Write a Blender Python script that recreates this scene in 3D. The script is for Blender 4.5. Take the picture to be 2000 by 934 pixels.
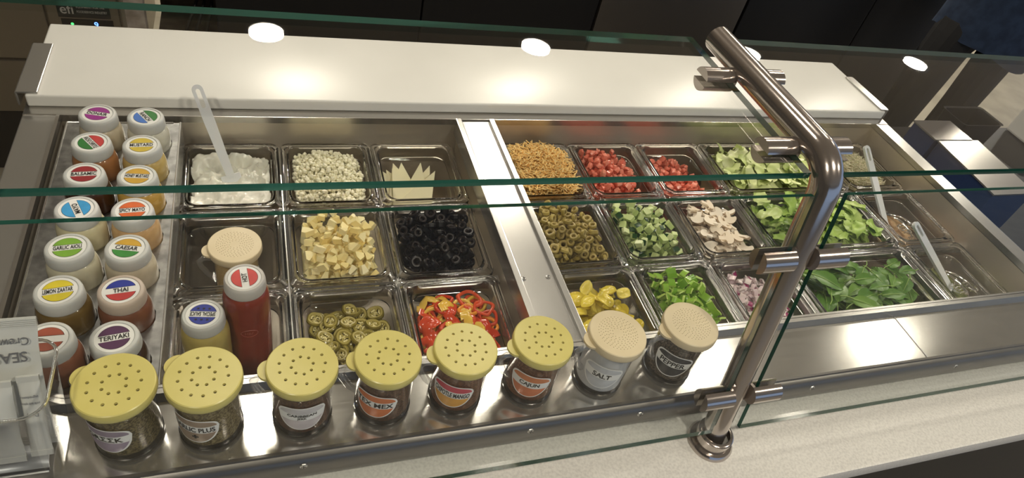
import bpy, bmesh, math, random
import numpy as np
from mathutils import Vector, Matrix, Euler, noise
from mathutils.geometry import delaunay_2d_cdt
PI = math.pi
random.seed(7); RNG = np.random.default_rng(7)
for o in list(bpy.data.objects): bpy.data.objects.remove(o)
SC = bpy.context.scene
COL = SC.collection

# ------------------------------------------------------------------ camera, world, exposure
# frame: metres, x along the counter, y towards the staff side, z up; z = 0 is the rim of the food pans; floor at FZ
FZ = -0.90; CZ = 1.90
cam = bpy.data.cameras.new('camera'); cam.sensor_width = 36.0; cam.lens = 36.0 * 1322.17 / 2000.0
cam.clip_start = 0.02; cam.clip_end = 60
co = bpy.data.objects.new('camera', cam); COL.objects.link(co)
XR = Vector((0.94011107, -0.27183335, 0.2056643)); YD = Vector((-0.04873714, -0.70434873, -0.70817905)); ZF = Vector((0.33736608, 0.65574347, -0.67541441))
mw = Matrix((( XR.x, -YD.x, -ZF.x, 0.137), (XR.y, -YD.y, -ZF.y, -1.050), (XR.z, -YD.z, -ZF.z, 0.797), (0, 0, 0, 1)))
co.matrix_world = mw
SC.camera = co
W = bpy.data.worlds.new('world'); SC.world = W; W.use_nodes = True
bg = W.node_tree.nodes['Background']; bg.inputs[0].default_value = (0.42, 0.62, 1.0, 1); bg.inputs[1].default_value = 0.40
SC.view_settings.view_transform = 'Standard'; SC.view_settings.look = 'None'
SC.view_settings.exposure = 0.75; SC.view_settings.gamma = 1.0; SC.view_settings.use_curve_mapping = False
try:
    SC.cycles.transparent_max_bounces = 24; SC.cycles.max_bounces = 10; SC.cycles.transmission_bounces = 8
except Exception: pass

# ------------------------------------------------------------------ materials
def mat(name, base=(.8, .8, .8), rough=.5, metal=0., spec=.5, trans=0., ior=1.45, sss=0., coat=0., emit=None, estr=0.):
    m = bpy.data.materials.new(name); m.use_nodes = True
    b = m.node_tree.nodes['Principled BSDF']
    b.inputs['Base Color'].default_value = (*base, 1); b.inputs['Roughness'].default_value = rough
    b.inputs['Metallic'].default_value = metal; b.inputs['Specular IOR Level'].default_value = spec
    b.inputs['Transmission Weight'].default_value = trans; b.inputs['IOR'].default_value = ior
    b.inputs['Coat Weight'].default_value = coat
    if sss:
        b.inputs['Subsurface Weight'].default_value = sss; b.inputs['Subsurface Scale'].default_value = .004
        b.inputs['Subsurface Radius'].default_value = (1, .7, .5)
    if emit: b.inputs['Emission Color'].default_value = (*emit, 1); b.inputs['Emission Strength'].default_value = estr
    return m
def nd(m, t, **kw):
    n = m.node_tree.nodes.new(t)
    for k, v in kw.items(): setattr(n, k, v)
    return n
def lk(m, a, b): m.node_tree.links.new(a, b)
def bsdf(m): return m.node_tree.nodes['Principled BSDF']
def tex_noise(m, scale, detail=3., coord='Object', stretch=None):
    tc = nd(m, 'ShaderNodeTexCoord'); n = nd(m, 'ShaderNodeTexNoise')
    n.inputs['Scale'].default_value = scale; n.inputs['Detail'].default_value = detail
    src = tc.outputs[coord]
    if stretch:
        mp = nd(m, 'ShaderNodeMapping'); mp.inputs['Scale'].default_value = stretch
        lk(m, src, mp.inputs['Vector']); src = mp.outputs['Vector']
    lk(m, src, n.inputs['Vector']); return n
def ramp(m, fac, stops):
    r = nd(m, 'ShaderNodeValToRGB'); e = r.color_ramp.elements
    while len(e) < len(stops): e.new(.5)
    for q, (p, c) in zip(e, stops): q.position = p; q.color = (*c, 1)
    lk(m, fac, r.inputs['Fac']); return r
def noisy(name, c1, c2, scale, rough=.5, lo=.35, hi=.65, bump=0., detail=3., coord='Object', **kw):
    m = mat(name, c1, rough, **kw); n = tex_noise(m, scale, detail, coord)
    r = ramp(m, n.outputs['Fac'], [(lo, c1), (hi, c2)]); lk(m, r.outputs['Color'], bsdf(m).inputs['Base Color'])
    if bump:
        b = nd(m, 'ShaderNodeBump'); b.inputs['Strength'].default_value = bump; b.inputs['Distance'].default_value = .002
        lk(m, n.outputs['Fac'], b.inputs['Height']); lk(m, b.outputs['Normal'], bsdf(m).inputs['Normal'])
    return m
def varied(name, stops, rough=.4, nscale=90., namt=.35, sss=0., spec=.5, coat=0., bump=0.):
    """colour differs from piece to piece (object random) with a little mottling"""
    m = mat(name, stops[0][1], rough, sss=sss, spec=spec, coat=coat)
    oi = nd(m, 'ShaderNodeObjectInfo'); n = tex_noise(m, nscale, 3.)
    a = nd(m, 'ShaderNodeMath', operation='MULTIPLY_ADD'); a.inputs[1].default_value = namt; lk(m, n.outputs['Fac'], a.inputs[0])
    s = nd(m, 'ShaderNodeMath', operation='MULTIPLY'); s.inputs[1].default_value = 1 - namt
    lk(m, oi.outputs['Random'], s.inputs[0]); lk(m, s.outputs[0], a.inputs[2])
    r = ramp(m, a.outputs[0], stops); lk(m, r.outputs['Color'], bsdf(m).inputs['Base Color'])
    if bump:
        b = nd(m, 'ShaderNodeBump'); b.inputs['Strength'].default_value = bump; b.inputs['Distance'].default_value = .002
        lk(m, n.outputs['Fac'], b.inputs['Height']); lk(m, b.outputs['Normal'], bsdf(m).inputs['Normal'])
    return m
def steel(name, base, rough, stretch=(3, 120, 120), var=.08, bump=.02, metal=.9):
    m = mat(name, base, rough, metal=metal)
    n = tex_noise(m, 6., 4., 'Object', stretch)
    a = nd(m, 'ShaderNodeMath', operation='MULTIPLY_ADD'); a.inputs[1].default_value = var; a.inputs[2].default_value = rough - var * .5
    lk(m, n.outputs['Fac'], a.inputs[0]); lk(m, a.outputs[0], bsdf(m).inputs['Roughness'])
    if bump:
        b = nd(m, 'ShaderNodeBump'); b.inputs['Strength'].default_value = bump; b.inputs['Distance'].default_value = .001
        lk(m, n.outputs['Fac'], b.inputs['Height']); lk(m, b.outputs['Normal'], bsdf(m).inputs['Normal'])
    return m
def clear(name, tint=(.97, .97, .97), rough=.03, boost=1.0, ior=1.5, haze=0., hazecol=(.8, .8, .8)):
    """clear sheet: Fresnel mix of straight-through light and mirror gloss, optionally a little milky"""
    m = bpy.data.materials.new(name); m.use_nodes = True; nt = m.node_tree
    for n in list(nt.nodes): nt.nodes.remove(n)
    out = nd(m, 'ShaderNodeOutputMaterial'); tr = nd(m, 'ShaderNodeBsdfTransparent'); gl = nd(m, 'ShaderNodeBsdfGlossy')
    tr.inputs[0].default_value = (*tint, 1); gl.inputs['Roughness'].default_value = rough
    lw = nd(m, 'ShaderNodeLayerWeight'); pw = nd(m, 'ShaderNodeMath', operation='POWER'); pw.inputs[1].default_value = 5.   # Schlick
    lk(m, lw.outputs['Facing'], pw.inputs[0])
    f0 = ((ior - 1) / (ior + 1)) ** 2 * boost
    mu = nd(m, 'ShaderNodeMath', operation='MULTIPLY_ADD', use_clamp=True); mu.inputs[1].default_value = 1 - f0; mu.inputs[2].default_value = f0
    lk(m, pw.outputs[0], mu.inputs[0])
    mx = nd(m, 'ShaderNodeMixShader'); lk(m, mu.outputs[0], mx.inputs[0])
    src = tr.outputs[0]
    if haze:
        df = nd(m, 'ShaderNodeBsdfDiffuse'); df.inputs[0].default_value = (*hazecol, 1)
        hz = nd(m, 'ShaderNodeMixShader'); hz.inputs[0].default_value = haze
        lk(m, tr.outputs[0], hz.inputs[1]); lk(m, df.outputs[0], hz.inputs[2]); src = hz.outputs[0]
    lk(m, src, mx.inputs[1]); lk(m, gl.outputs[0], mx.inputs[2]); lk(m, mx.outputs[0], out.inputs[0])
    return m

STEEL = steel('brushed_steel', (.60, .58, .55), .24)
STEEL_Y = steel('brushed_steel_lengthwise', (.56, .55, .53), .24, (120, 3, 120), .05, 0., .8)
DECK = steel('deck_steel', (.62, .60, .57), .15, (3, 90, 90), .06, .012)
WELL = steel('well_steel', (.72, .65, .55), .36, (40, 40, 40), .1, .02, .7)
EDGE = steel('dull_front_edge', (.20, .19, .18), .38)
TUBE = steel('satin_tube', (.52, .47, .43), .16, (90, 90, 4), .05, .0)
GALV = noisy('galvanised_plate', (.22, .22, .22), (.40, .40, .39), 55, .36, metal=1.)
GLASS = clear('pane_glass', (.975, .985, .978), .0, 1.0, 1.5)
GEDGE = mat('green_glass_edge', (.005, .055, .038), .08, trans=.25, ior=1.5)
PAN = clear('clear_plastic', (.965, .965, .96), .035, 1.25, 1.55, .015)
RIM = mat('clear_plastic_thick', (.93, .93, .92), .03, trans=1., ior=1.45)
JAR = clear('clear_jar', (.97, .97, .97), .03, 1.2, 1.5)
FROST = mat('frosted_cap', (.60, .61, .60), .42, sss=.25)
HAND = clear('clear_moulding', (.93, .93, .93), .06, 3.5, 1.5, .10)
WHITE = mat('white_print', (.86, .86, .84), .45)
BLACKP = mat('black_print', (.012, .012, .012), .5)
BOARD = noisy('white_board', (.78, .775, .74), (.83, .825, .79), 6, .30)
STONE = noisy('speckled_stone', (.64, .63, .59), (.78, .77, .72), 260, .30, .3, .6, detail=4.)
BLACK = mat('black_laminate', (.006, .006, .007), .45)
DARKP = mat('dark_panel', (.012, .012, .013), .5)
HANDLE = mat('white_utensil', (.76, .78, .80), .3, sss=.15)
SCREW = mat('screw_steel', (.62, .6, .58), .3, metal=1.)
YLID = noisy('yellow_lid', (.66, .57, .17), (.70, .61, .20), 25, .28)
BLID = noisy('beige_lid', (.72, .60, .39), (.76, .64, .43), 25, .33)

# ------------------------------------------------------------------ mesh helpers
def link(name, me, m=None, parent=None, smooth=None, mats=None):
    if not isinstance(me, bpy.types.Mesh):
        v, f = me[0], me[1]; me2 = bpy.data.meshes.new(name); me2.from_pydata([tuple(p) for p in v], [], [tuple(q) for q in f]); me2.update()
        if len(me) > 2 and me[2] is not None:
            me2.polygons.foreach_set('material_index', list(me[2]))
        me = me2
    if m is not None and not me.materials: me.materials.append(m)
    if mats:
        for q in mats: me.materials.append(q)
    if smooth is not None:
        me.polygons.foreach_set('use_smooth', [True] * len(me.polygons))
        if smooth < 179: me.set_sharp_from_angle(angle=math.radians(smooth))
    o = bpy.data.objects.new(name, me); COL.objects.link(o)
    if parent: o.parent = parent
    return o
def empty(name, loc=(0, 0, 0), rz=0.):
    o = bpy.data.objects.new(name, None); COL.objects.link(o); o.location = loc; o.rotation_euler = (0, 0, rz); o.empty_display_size = .05
    return o
def tag(o, label=None, cat=None, group=None, kind=None):
    if label: o['label'] = label
    if cat: o['category'] = cat
    if group: o['group'] = group
    if kind: o['kind'] = kind
    return o
def box(x0, x1, y0, y1, z0, z1):
    v = [(x, y, z) for z in (z0, z1) for y in (y0, y1) for x in (x0, x1)]
    return v, [(0, 2, 3, 1), (4, 5, 7, 6), (0, 1, 5, 4), (2, 6, 7, 3), (0, 4, 6, 2), (1, 3, 7, 5)]
def bbox(x0, x1, y0, y1, z0, z1, b=.002, seg=2):
    bm = bmesh.new(); v, f = box(x0, x1, y0, y1, z0, z1)
    vs = [bm.verts.new(p) for p in v]; [bm.faces.new([vs[i] for i in q]) for q in f]
    bmesh.ops.bevel(bm, geom=list(bm.edges), offset=b, segments=seg, profile=.6, affect='EDGES')
    bm.normal_update(); return from_bm(bm)
def from_bm(bm):
    bm.verts.index_update(); r = ([v.co.copy() for v in bm.verts], [[v.index for v in f.verts] for f in bm.faces], [f.material_index for f in bm.faces]); bm.free(); return r
def join(*parts):
    V, F, M = [], [], []
    for p in parts:
        k = len(V); V += [tuple(q) for q in p[0]]; F += [tuple(i + k for i in f) for f in p[1]]
        M += list(p[2]) if len(p) > 2 and p[2] is not None else [0] * len(p[1])
    return V, F, M
def setmat(p, i): return p[0], p[1], [i] * len(p[1])
def xf(p, M):
    return ([M @ Vector(q) for q in p[0]],) + tuple(p[1:])
def lathe(prof, n=32, cap0=False, cap1=False):
    V, F = [], []
    for r, z in prof:
        for k in range(n): a = 2 * PI * k / n; V.append((r * math.cos(a), r * math.sin(a), z))
    for i in range(len(prof) - 1):
        for k in range(n): F.append((i * n + k, i * n + (k + 1) % n, (i + 1) * n + (k + 1) % n, (i + 1) * n + k))
    if cap0: F.append(tuple(range(n - 1, -1, -1)))
    if cap1: F.append(tuple((len(prof) - 1) * n + k for k in range(n)))
    return V, F
def tube(path, r, n=16, caps=True, flat=None):
    """tube along points; r a number or list; flat=(a,b) gives an elliptic section"""
    P = [Vector(p) for p in path]; V, F = [], []
    t0 = (P[1] - P[0]).normalized(); up = Vector((0, 0, 1)) if abs(t0.z) < .9 else Vector((1, 0, 0))
    nrm = (up - t0 * up.dot(t0)).normalized()
    for i, p in enumerate(P):
        t = ((P[min(i + 1, len(P) - 1)] - P[max(i - 1, 0)])).normalized()
        nrm = (nrm - t * nrm.dot(t)).normalized(); bn = t.cross(nrm)
        ra = r[i] if isinstance(r, (list, tuple)) else r
        for k in range(n):
            a = 2 * PI * k / n
            fa, fb = flat if flat else (1, 1)
            V.append(p + nrm * (ra * fa * math.sin(a)) + bn * (ra * fb * math.cos(a)))
    for i in range(len(P) - 1):
        for k in range(n): F.append((i * n + k, i * n + (k + 1) % n, (i + 1) * n + (k + 1) % n, (i + 1) * n + k))
    if caps: F.append(tuple(range(n - 1, -1, -1))); F.append(tuple((len(P) - 1) * n + k for k in range(n)))
    return V, F
def rr_loop(hx, hy, r, z, n=6):
    r = min(r, hx, hy); L = []
    for cx, cy, a0 in ((hx - r, hy - r, 0), (-hx + r, hy - r, PI / 2), (-hx + r, -hy + r, PI), (hx - r, -hy + r, 1.5 * PI)):
        for k in range(n + 1): a = a0 + PI / 2 * k / n; L.append((cx + r * math.cos(a), cy + r * math.sin(a), z))
    return L
def loft(loops, cap0=False, cap1=False):
    n = len(loops[0]); V = [p for l in loops for p in l]; F = []
    for i in range(len(loops) - 1):
        for k in range(n): F.append((i * n + k, i * n + (k + 1) % n, (i + 1) * n + (k + 1) % n, (i + 1) * n + k))
    if cap0: F.append(tuple(range(n - 1, -1, -1)))
    if cap1: F.append(tuple((len(loops) - 1) * n + k for k in range(n)))
    return V, F
def prism(poly, z0, z1):
    n = len(poly); V = [(x, y, z0) for x, y in poly] + [(x, y, z1) for x, y in poly]
    F = [tuple(range(n - 1, -1, -1)), tuple(range(n, 2 * n))] + [(k, (k + 1) % n, n + (k + 1) % n, n + k) for k in range(n)]
    return V, F
def extrude_x(prof, x0, x1):
    """profile in (y, z), swept along x, open strip"""
    V = [(x0, y, z) for y, z in prof] + [(x1, y, z) for y, z in prof]; n = len(prof)
    return V, [(i, i + 1, n + i + 1, n + i) for i in range(n - 1)]
def plate_with_holes(outer, holes, z, depth):
    """flat plate (outer polygon, list of hole polygons) with hole walls going down by depth"""
    V2 = [Vector(p) for p in outer]; E = [(k, (k + 1) % len(outer)) for k in range(len(outer))]
    for h in holes:
        k0 = len(V2); V2 += [Vector(p) for p in h]; E += [(k0 + k, k0 + (k + 1) % len(h)) for k in range(len(h))]
    vs, es, fs, *_ = delaunay_2d_cdt(V2, E, [], 0, 1e-7)
    cs = [(sum(p[0] for p in h) / len(h), sum(p[1] for p in h) / len(h), max(math.hypot(p[0] - h[0][0], p[1] - h[0][1]) for p in h) / 2) for h in holes]
    F = []
    for f in fs:
        c = sum((vs[i] for i in f), Vector((0, 0))) / len(f)
        if any(math.hypot(c.x - a, c.y - b) < r * .97 for a, b, r in cs): continue
        f = list(f); a, b, d = (vs[i] for i in f[:3])
        if (b - a).cross(d - a) < 0: f.reverse()
        F.append(tuple(f))
    V = [(p.x, p.y, z) for p in vs]
    for h in holes:
        k0 = len(V); n = len(h); V += [(x, y, z) for x, y in h] + [(x, y, z - depth) for x, y in h]
        F += [(k0 + (k + 1) % n, k0 + k, k0 + n + k, k0 + n + (k + 1) % n) for k in range(n)]
    return V, F
def circle(cx, cy, r, n): return [(cx + r * math.cos(2 * PI * k / n), cy + r * math.sin(2 * PI * k / n)) for k in range(n)]
def text_geo(s, width=None, height=None, bold=.012, squeeze=1.):
    cu = bpy.data.curves.new('lettering', 'FONT'); cu.body = s; cu.size = 1.; cu.align_x = 'CENTER'; cu.align_y = 'CENTER'; cu.offset = bold; cu.resolution_u = 3
    o = bpy.data.objects.new('lettering', cu); me = bpy.data.meshes.new_from_object(o)
    V = [v.co.copy() for v in me.vertices]; F = [tuple(p.vertices) for p in me.polygons]
    bpy.data.objects.remove(o); bpy.data.curves.remove(cu); bpy.data.meshes.remove(me)
    if not V: return [], []
    x0, x1 = min(v.x for v in V), max(v.x for v in V); y0, y1 = min(v.y for v in V), max(v.y for v in V)
    sy = height / max(y1 - y0, 1e-6); sx = sy * squeeze
    if width and (x1 - x0) * sx > width: sx = width / (x1 - x0)
    return [((v.x - (x0 + x1) / 2) * sx, (v.y - (y0 + y1) / 2) * sy, 0.) for v in V], F

# ------------------------------------------------------------------ room shell
FLOORM = noisy('floor_tile', (.30, .27, .21), (.42, .38, .30), 7, .45, detail=5.)
tag(link('floor', box(-4, 9, -5, 4.2, FZ - .05, FZ), FLOORM), kind='structure')
CEILM = mat('ceiling_paint', (.56, .50, .42), .8)
tag(link('ceiling', box(-4, 9, -5, 4.2, CZ, CZ + .05), CEILM), kind='structure')
tag(link('wall_back', box(-4, 9, 4.2, 4.3, FZ, CZ), mat('wall_paint', (.10, .09, .08), .7)), kind='structure')

WALLM = mat('wall_dull', (.16, .14, .12), .8)
tag(link('wall_left', box(-4.1, -4, -5, 4.2, FZ, CZ), WALLM), kind='structure')
for nm, bx_ in (('wall_front', (-4, 9, -5.1, -5, FZ, -.5)), ('wall_front', (-4, 9, -5.1, -5, 1.5, CZ)), ('wall_front', (-4, -.5, -5.1, -5, -.5, 1.5))):
    tag(link(nm, box(*bx_), WALLM), kind='structure')          # low wall and lintel of the shop window behind the customer
def downlight(x, y, r, power, label):
    t = empty('ceiling_downlight', (x, y, CZ)); tag(t, label, 'ceiling light', 'ceiling lamps')
    link('trim_ring', lathe([(r, -.001), (r + .004, -.008), (r + .02, -.008), (r + .024, -.001)], 40), mat('lamp_trim', (.7, .7, .68), .5), t, 40)
    link('lens', ([(p[0], p[1], -.004) for p in circle(0, 0, r, 28)], [tuple(range(27, -1, -1))]),
         mat('lamp_glow', (1, 1, 1), .5, emit=(1., .90, .75), estr=power), t)
for x, y in ((.176, 2.38), (1.69, 2.37), (3.26, 2.42), (4.79, 2.41), (6.2, 2.45)):
    downlight(x, y, .085, 330, 'round recessed ceiling lamp over the staff aisle')
def panel_light(x, y, hx, hy, power):
    t = empty('ceiling_panel_lamp', (x, y, CZ)); tag(t, 'square flush ceiling lamp above the food wells', 'ceiling light', 'square ceiling lamps')
    link('frame', loft([rr_loop(hx + .03, hy + .03, .01, -.001), rr_loop(hx + .03, hy + .03, .01, -.012), rr_loop(hx, hy, .005, -.012), rr_loop(hx, hy, .005, -.004)]), mat('lamp_frame', (.7, .7, .68), .5), t)
    link('diffuser', ([(-hx, -hy, -.005), (-hx, hy, -.005), (hx, hy, -.005), (hx, -hy, -.005)], [(0, 1, 2, 3)]), mat('panel_glow', (1, 1, 1), .5, emit=(1., .90, .76), estr=power), t)
for x in (-.6, 1.0, 2.6): downlight(x, -1.55, .085, 150, 'unseen ceiling lamp added to brighten the customer side')  # unseen lamps added to brighten the stone ledge and shaker fronts
for x, y in ((.05, .52), (1.0, .66), (2.2, .6), (3.42, .52)): panel_light(x, y, .11, .15, 16)

# ------------------------------------------------------------------ the refrigerated prep counter
H = .048                                   # rim height above the pan rims
XL, XLI, XRI, XRO = -.224, -.171, 1.566, 1.612
YB, YF = .006, -.535                       # well back and front
BACK = .30
unit = empty('prep_counter', (.7, -.2, FZ)); tag(unit, 'long stainless steel refrigerated prep counter with two sunken pan wells', 'counter')
UM = Matrix.Translation((-.7, .2, -FZ))
def U(name, g, m, parent=unit, sm=None):
    o = link(name, g, m, None, sm); o.parent = parent
    if parent is unit: o.matrix_parent_inverse = Matrix.Translation((-.7, .2, -FZ))
    return o
def ring_rail(x0, x1, y0, y1, z, w, t):    # upstanding folded edge around an opening
    return loft([[(x0 - w, y0 - w, z - t), (x1 + w, y0 - w, z - t), (x1 + w, y1 + w, z - t), (x0 - w, y1 + w, z - t)],
                 [(x0 - w, y0 - w, z), (x1 + w, y0 - w, z), (x1 + w, y1 + w, z), (x0 - w, y1 + w, z)],
                 [(x0, y0, z), (x1, y0, z), (x1, y1, z), (x0, y1, z)],
                 [(x0, y0, z - .014), (x1, y0, z - .014), (x1, y1, z - .014), (x0, y1, z - .014)]])
U('rear_rim', bbox(XL, XRO, YB + .004, BACK, H - .012, H, .002), STEEL)
U('end_rim', bbox(XL, XLI - .004, -.548, YB + .004, H - .012, H - .001, .002), STEEL_Y)
U('end_rim', bbox(XRI + .004, XRO, -.548, YB + .004, H - .012, H - .001, .002), STEEL_Y)
U('well_edge', ring_rail(XLI, XRI, YF, YB, H + .003, .005, .012), STEEL)
U('well_wall', extrude_x([(YB, H - .01), (YB - .002, -.16)], XLI, XRI), WELL)
U('well_wall', extrude_x([(YF, -.16), (YF, H - .01)], XLI, XRI), WELL)
U('well_wall', ([(XLI, YB, H - .01), (XLI, YF, H - .01), (XLI, YF, -.16), (XLI, YB, -.16)], [(0, 1, 2, 3)]), WELL)
U('well_wall', ([(XRI, YB, H - .01), (XRI, YF, H - .01), (XRI, YF, -.16), (XRI, YB, -.16)], [(3, 2, 1, 0)]), WELL)
U('well_floor', box(XLI, XRI, YF, YB, -.17, -.16), WELL)
# centre divider: flat plate with raised folded sides
dv = U('divider', bbox(.494, .565, -.539, .004, H - .008, H, .0015), STEEL_Y)
for x in (.4945, .562):
    U('divider_fold', bbox(x - .0055, x + .0055, -.541, .006, H - .03, H + .006, .0015), STEEL_Y)
U('divider_skirt', box(.497, .563, -.535, .002, -.14, H - .008), WELL)
def screw(x, y, z, parent, nrm='z', r=.0042):
    g = lathe([(r, 0), (r * .9, .0012), (r * .55, .002), (.0001, .0022)], 14)
    s = join(g, setmat(box(-r * .6, r * .6, -.0005, .0005, .0019, .0024), 1), setmat(box(-.0005, .0005, -r * .6, r * .6, .0019, .0024), 1))
    o = link('screw', s, None, None, 40, [SCREW, BLACKP]); o.parent = parent
    if parent is not unit: o.matrix_parent_inverse = parent.matrix_parent_inverse.copy() if parent.parent else Matrix()
    o.matrix_parent_inverse = Matrix.Translation((0, 0, 0))
    o.location = (x, y, z)
    if nrm == '-y': o.rotation_euler = (PI / 2, 0, 0)
    return o
for x in (.505, .546): screw(x, -.41, H, dv)
# bars that carry the pans
U('pan_bar', bbox(-.0035, .008, YF, YB, -.026, -.014, .0015), STEEL_Y)
for x in [.162, .324] + [.574 + .162 * k for k in (1, 2, 5)]:
    U('pan_bar', bbox(x - .008, x + .008, YF, YB, -.026, -.014, .0015), STEEL_Y)
for y in (-.176, -.352):
    U('pan_bar', bbox(.0, .494, y - .008, y + .008, -.0265, -.0145, .0015), STEEL)
    U('pan_bar', bbox(.566, XRI, y - .008, y + .008, -.0265, -.0145, .0015), STEEL)
for x in (.574 + .162 * 3,): U('pan_bar', bbox(x - .008, x + .008, YF, YB, -.026, -.014, .0015), STEEL_Y)
# front lip, flat front deck and dull rounded nose
U('front_lip', extrude_x([(YF - .004, H - .02), (YF - .004, H + .003), (YF - .012, H + .003), (YF - .016, H - .011)], XL, XRO), STEEL)
U('front_deck', extrude_x([(YF - .016, H - .010), (-.632, H - .010), (-.640, H - .010)], XL, XRO), DECK)
nose = [(-.638, H - .0085), (-.6415, H - .0085), (-.6425, H - .0115)] + [(-.6435 - .010 * math.sin(a), .013 + .0225 * math.cos(a)) for a in [PI * k / 10 for k in range(1, 10)]] + [(-.640, -.012), (-.634, -.03)]
ns = U('front_nose', extrude_x(nose, XL, XRO), EDGE, sm=40)
for x, z in ((.162, .024), (.447, .024), (.611, .024), (.915, .022), (1.225, .02)): screw(x, -.6515, z, ns, '-y', .0048)
U('deck_seam', box(1.157, 1.1585, -.638, YF - .017, H - .0098, H - .0092), SCREW)
for side, x in (('end_panel', XL), ('end_panel', XRO - .004)):
    U(side, box(x, x + .004, -.62, BACK, FZ + .1, H - .012), STEEL_Y)
U('rear_panel', box(XL, XRO, BACK - .004, BACK, FZ + .1, H - .012), STEEL)
U('kick_base', box(XL + .05, XRO - .05, -.6, BACK - .05, FZ, FZ + .1), DARKP)

# stone customer ledge in front of it
ledge = empty('stone_ledge', (1.0, -.7, FZ)); tag(ledge, 'pale grey speckled stone serving ledge along the front of the counter', 'ledge')
LM = Matrix.Translation((-1.0, .7, -FZ)); SZ = -.034
o = link('slab', bbox(-1.2, 2.6, -.766, -.628, SZ - .03, SZ, .002), STONE, ledge, 30); o.matrix_parent_inverse = LM
o = link('front_panel', box(-1.2, 2.6, -.75, -.70, FZ, SZ - .03), BLACK, ledge); o.matrix_parent_inverse = LM

# white cutting board with end clips
cb = empty('cutting_board', (.69, .15, H)); tag(cb, 'long white plastic cutting board along the staff side of the counter', 'cutting board')
CM = Matrix.Translation((-.69, -.15, -H))
o = link('board', bbox(-.219, 1.604, .030, .262, H + .001, H + .023, .004, 3), BOARD, cb, 35); o.matrix_parent_inverse = CM
for x0, x1, s in ((-.231, -.201, -1), (1.589, 1.613, 1)):
    o = link('end_clip', bbox(x0, x1, .034, .185, H + .0235, H + .027, .001), STEEL_Y, cb); o.matrix_parent_inverse = CM
    xx = x0 if s < 0 else x1
    o = link('end_clip', bbox(xx - .0015, xx + .0015, .034, .185, H + .001, H + .0255, .001), STEEL_Y, cb); o.matrix_parent_inverse = CM

# ------------------------------------------------------------------ sneeze guard
PXC = .736
gp = empty('sneeze_guard_post', (PXC, -.695, SZ)); tag(gp, 'brushed steel bent tube post of the sneeze guard with glass clamps', 'post')
GM = Matrix.Translation((-PXC, .695, -SZ))
yb = lambda z: -.676 + .195 * z
UZ, UE = .418, -.315                      # height and rear end of the level upper arm
a1 = math.atan2(1., .195); RB = .045; tl = RB * math.tan(a1 / 2); cyy = yb(UZ)
path = [(PXC, yb(SZ), SZ), (PXC, yb(.1), .1), (PXC, yb(.2), .2), (PXC, yb(.3), .3)]
for k in range(11):
    a = PI / 2 + a1 - a1 * k / 10
    path.append((PXC, cyy + tl + RB * math.cos(a), UZ - RB + RB * math.sin(a)))
path += [(PXC, -.45, UZ), (PXC, UE, UZ)]
o = link('post_tube', tube(path, .018, 28), TUBE, gp, 50); o.matrix_parent_inverse = GM
o = link('flange', lathe([(.034, 0), (.034, .004), (.031, .008), (.0265, .009), (.0265, .026), (.024, .028), (.0205, .028)], 40), TUBE, gp, 40); o.location = (0, yb(SZ) + .695, 0)
def clamp(y, z, ang, above):
    c = empty('clamp', (0, y + .695, z - SZ)); c.parent = gp; c.rotation_euler = (ang, 0, 0)
    for s in (-1, 1):
        xs, xe = s * .016, s * .062
        prof = [(math.cos(a) * .0155, math.sin(a) * .0155) for a in [2 * PI * k / 28 for k in range(28)]]
        # round bar cut by the slot that holds the glass
        up = [(q[0], q[1]) for q in [(math.cos(a) * .0155, math.sin(a) * .0155) for a in [math.radians(16.5 + 147 * k / 14) for k in range(15)]]]
        dn = [(-a, -b) for a, b in up]
        for pr_ in (up, dn):
            n = len(pr_); V = [(xs, a, b) for a, b in pr_] + [(xe, a, b) for a, b in pr_]
            F = [tuple(range(n)), tuple(range(2 * n - 1, n - 1, -1))] + [(k, n + k, n + (k + 1) % n, (k + 1) % n) for k in range(n)]
            if s < 0: F = [tuple(reversed(f)) for f in F]
            oo = link('jaw', (V, F), TUBE, c, 35)
        g = box(min(xs, s * .0205), max(xs, s * .0205), -.0145, .0145, -.0044, .0044); link('jaw_web', g, TUBE, c)
    return c
top_ang = math.radians(0)
GZ = .401
for y in (-.543, -.393): clamp(y, GZ, 0., True)
fa = math.atan2(.378, .0795)              # lean of the front panes
for z in (.078, .302): clamp(-.688 + .0795 * (z - .010) / .378, z, fa, False)
def pane(name, c4, thick, label):
    """four corners (a flat quad) thickened along its normal; the narrow faces show the green of the glass"""
    a, b, c, d = [Vector(q) for q in c4]; n = (b - a).cross(d - a).normalized() * thick / 2
    V = [q - n for q in (a, b, c, d)] + [q + n for q in (a, b, c, d)]
    F = [(3, 2, 1, 0), (4, 5, 6, 7), (0, 1, 5, 4), (1, 2, 6, 5), (2, 3, 7, 6), (3, 0, 4, 7)]
    o = link(name, (V, F, [0, 0, 1, 1, 1, 1]), None, None, None, [GLASS, GEDGE]); tag(o, label, 'glass pane'); return o
XGL, XGR = PXC - .022, PXC + .026
pane('glass_shelf_pane', [(-1.1, -.590, GZ), (XGL, -.590, GZ), (XGL, -.290, GZ), (-1.1, -.290, GZ)], .008, 'flat top glass pane of the sneeze guard over the sauce bottles and black olives')
pane('glass_shelf_pane', [(XGR, -.590, GZ), (2.7, -.590, GZ), (2.7, -.288, GZ), (XGR, -.288, GZ)], .008, 'flat top glass pane of the sneeze guard over the sprouts')
pane('glass_front_pane', [(-1.1, -.688, .010), (XGL, -.688, .010), (XGL, -.6085, .388), (-1.1, -.6085, .388)], .006, 'leaning front glass pane of the sneeze guard before the spice shakers')
pane('glass_front_pane', [(XGR, -.688, .010), (2.7, -.688, .010), (2.7, -.6085, .388), (XGR, -.6085, .388)], .006, 'leaning front glass pane of the sneeze guard before the spinach')
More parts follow.
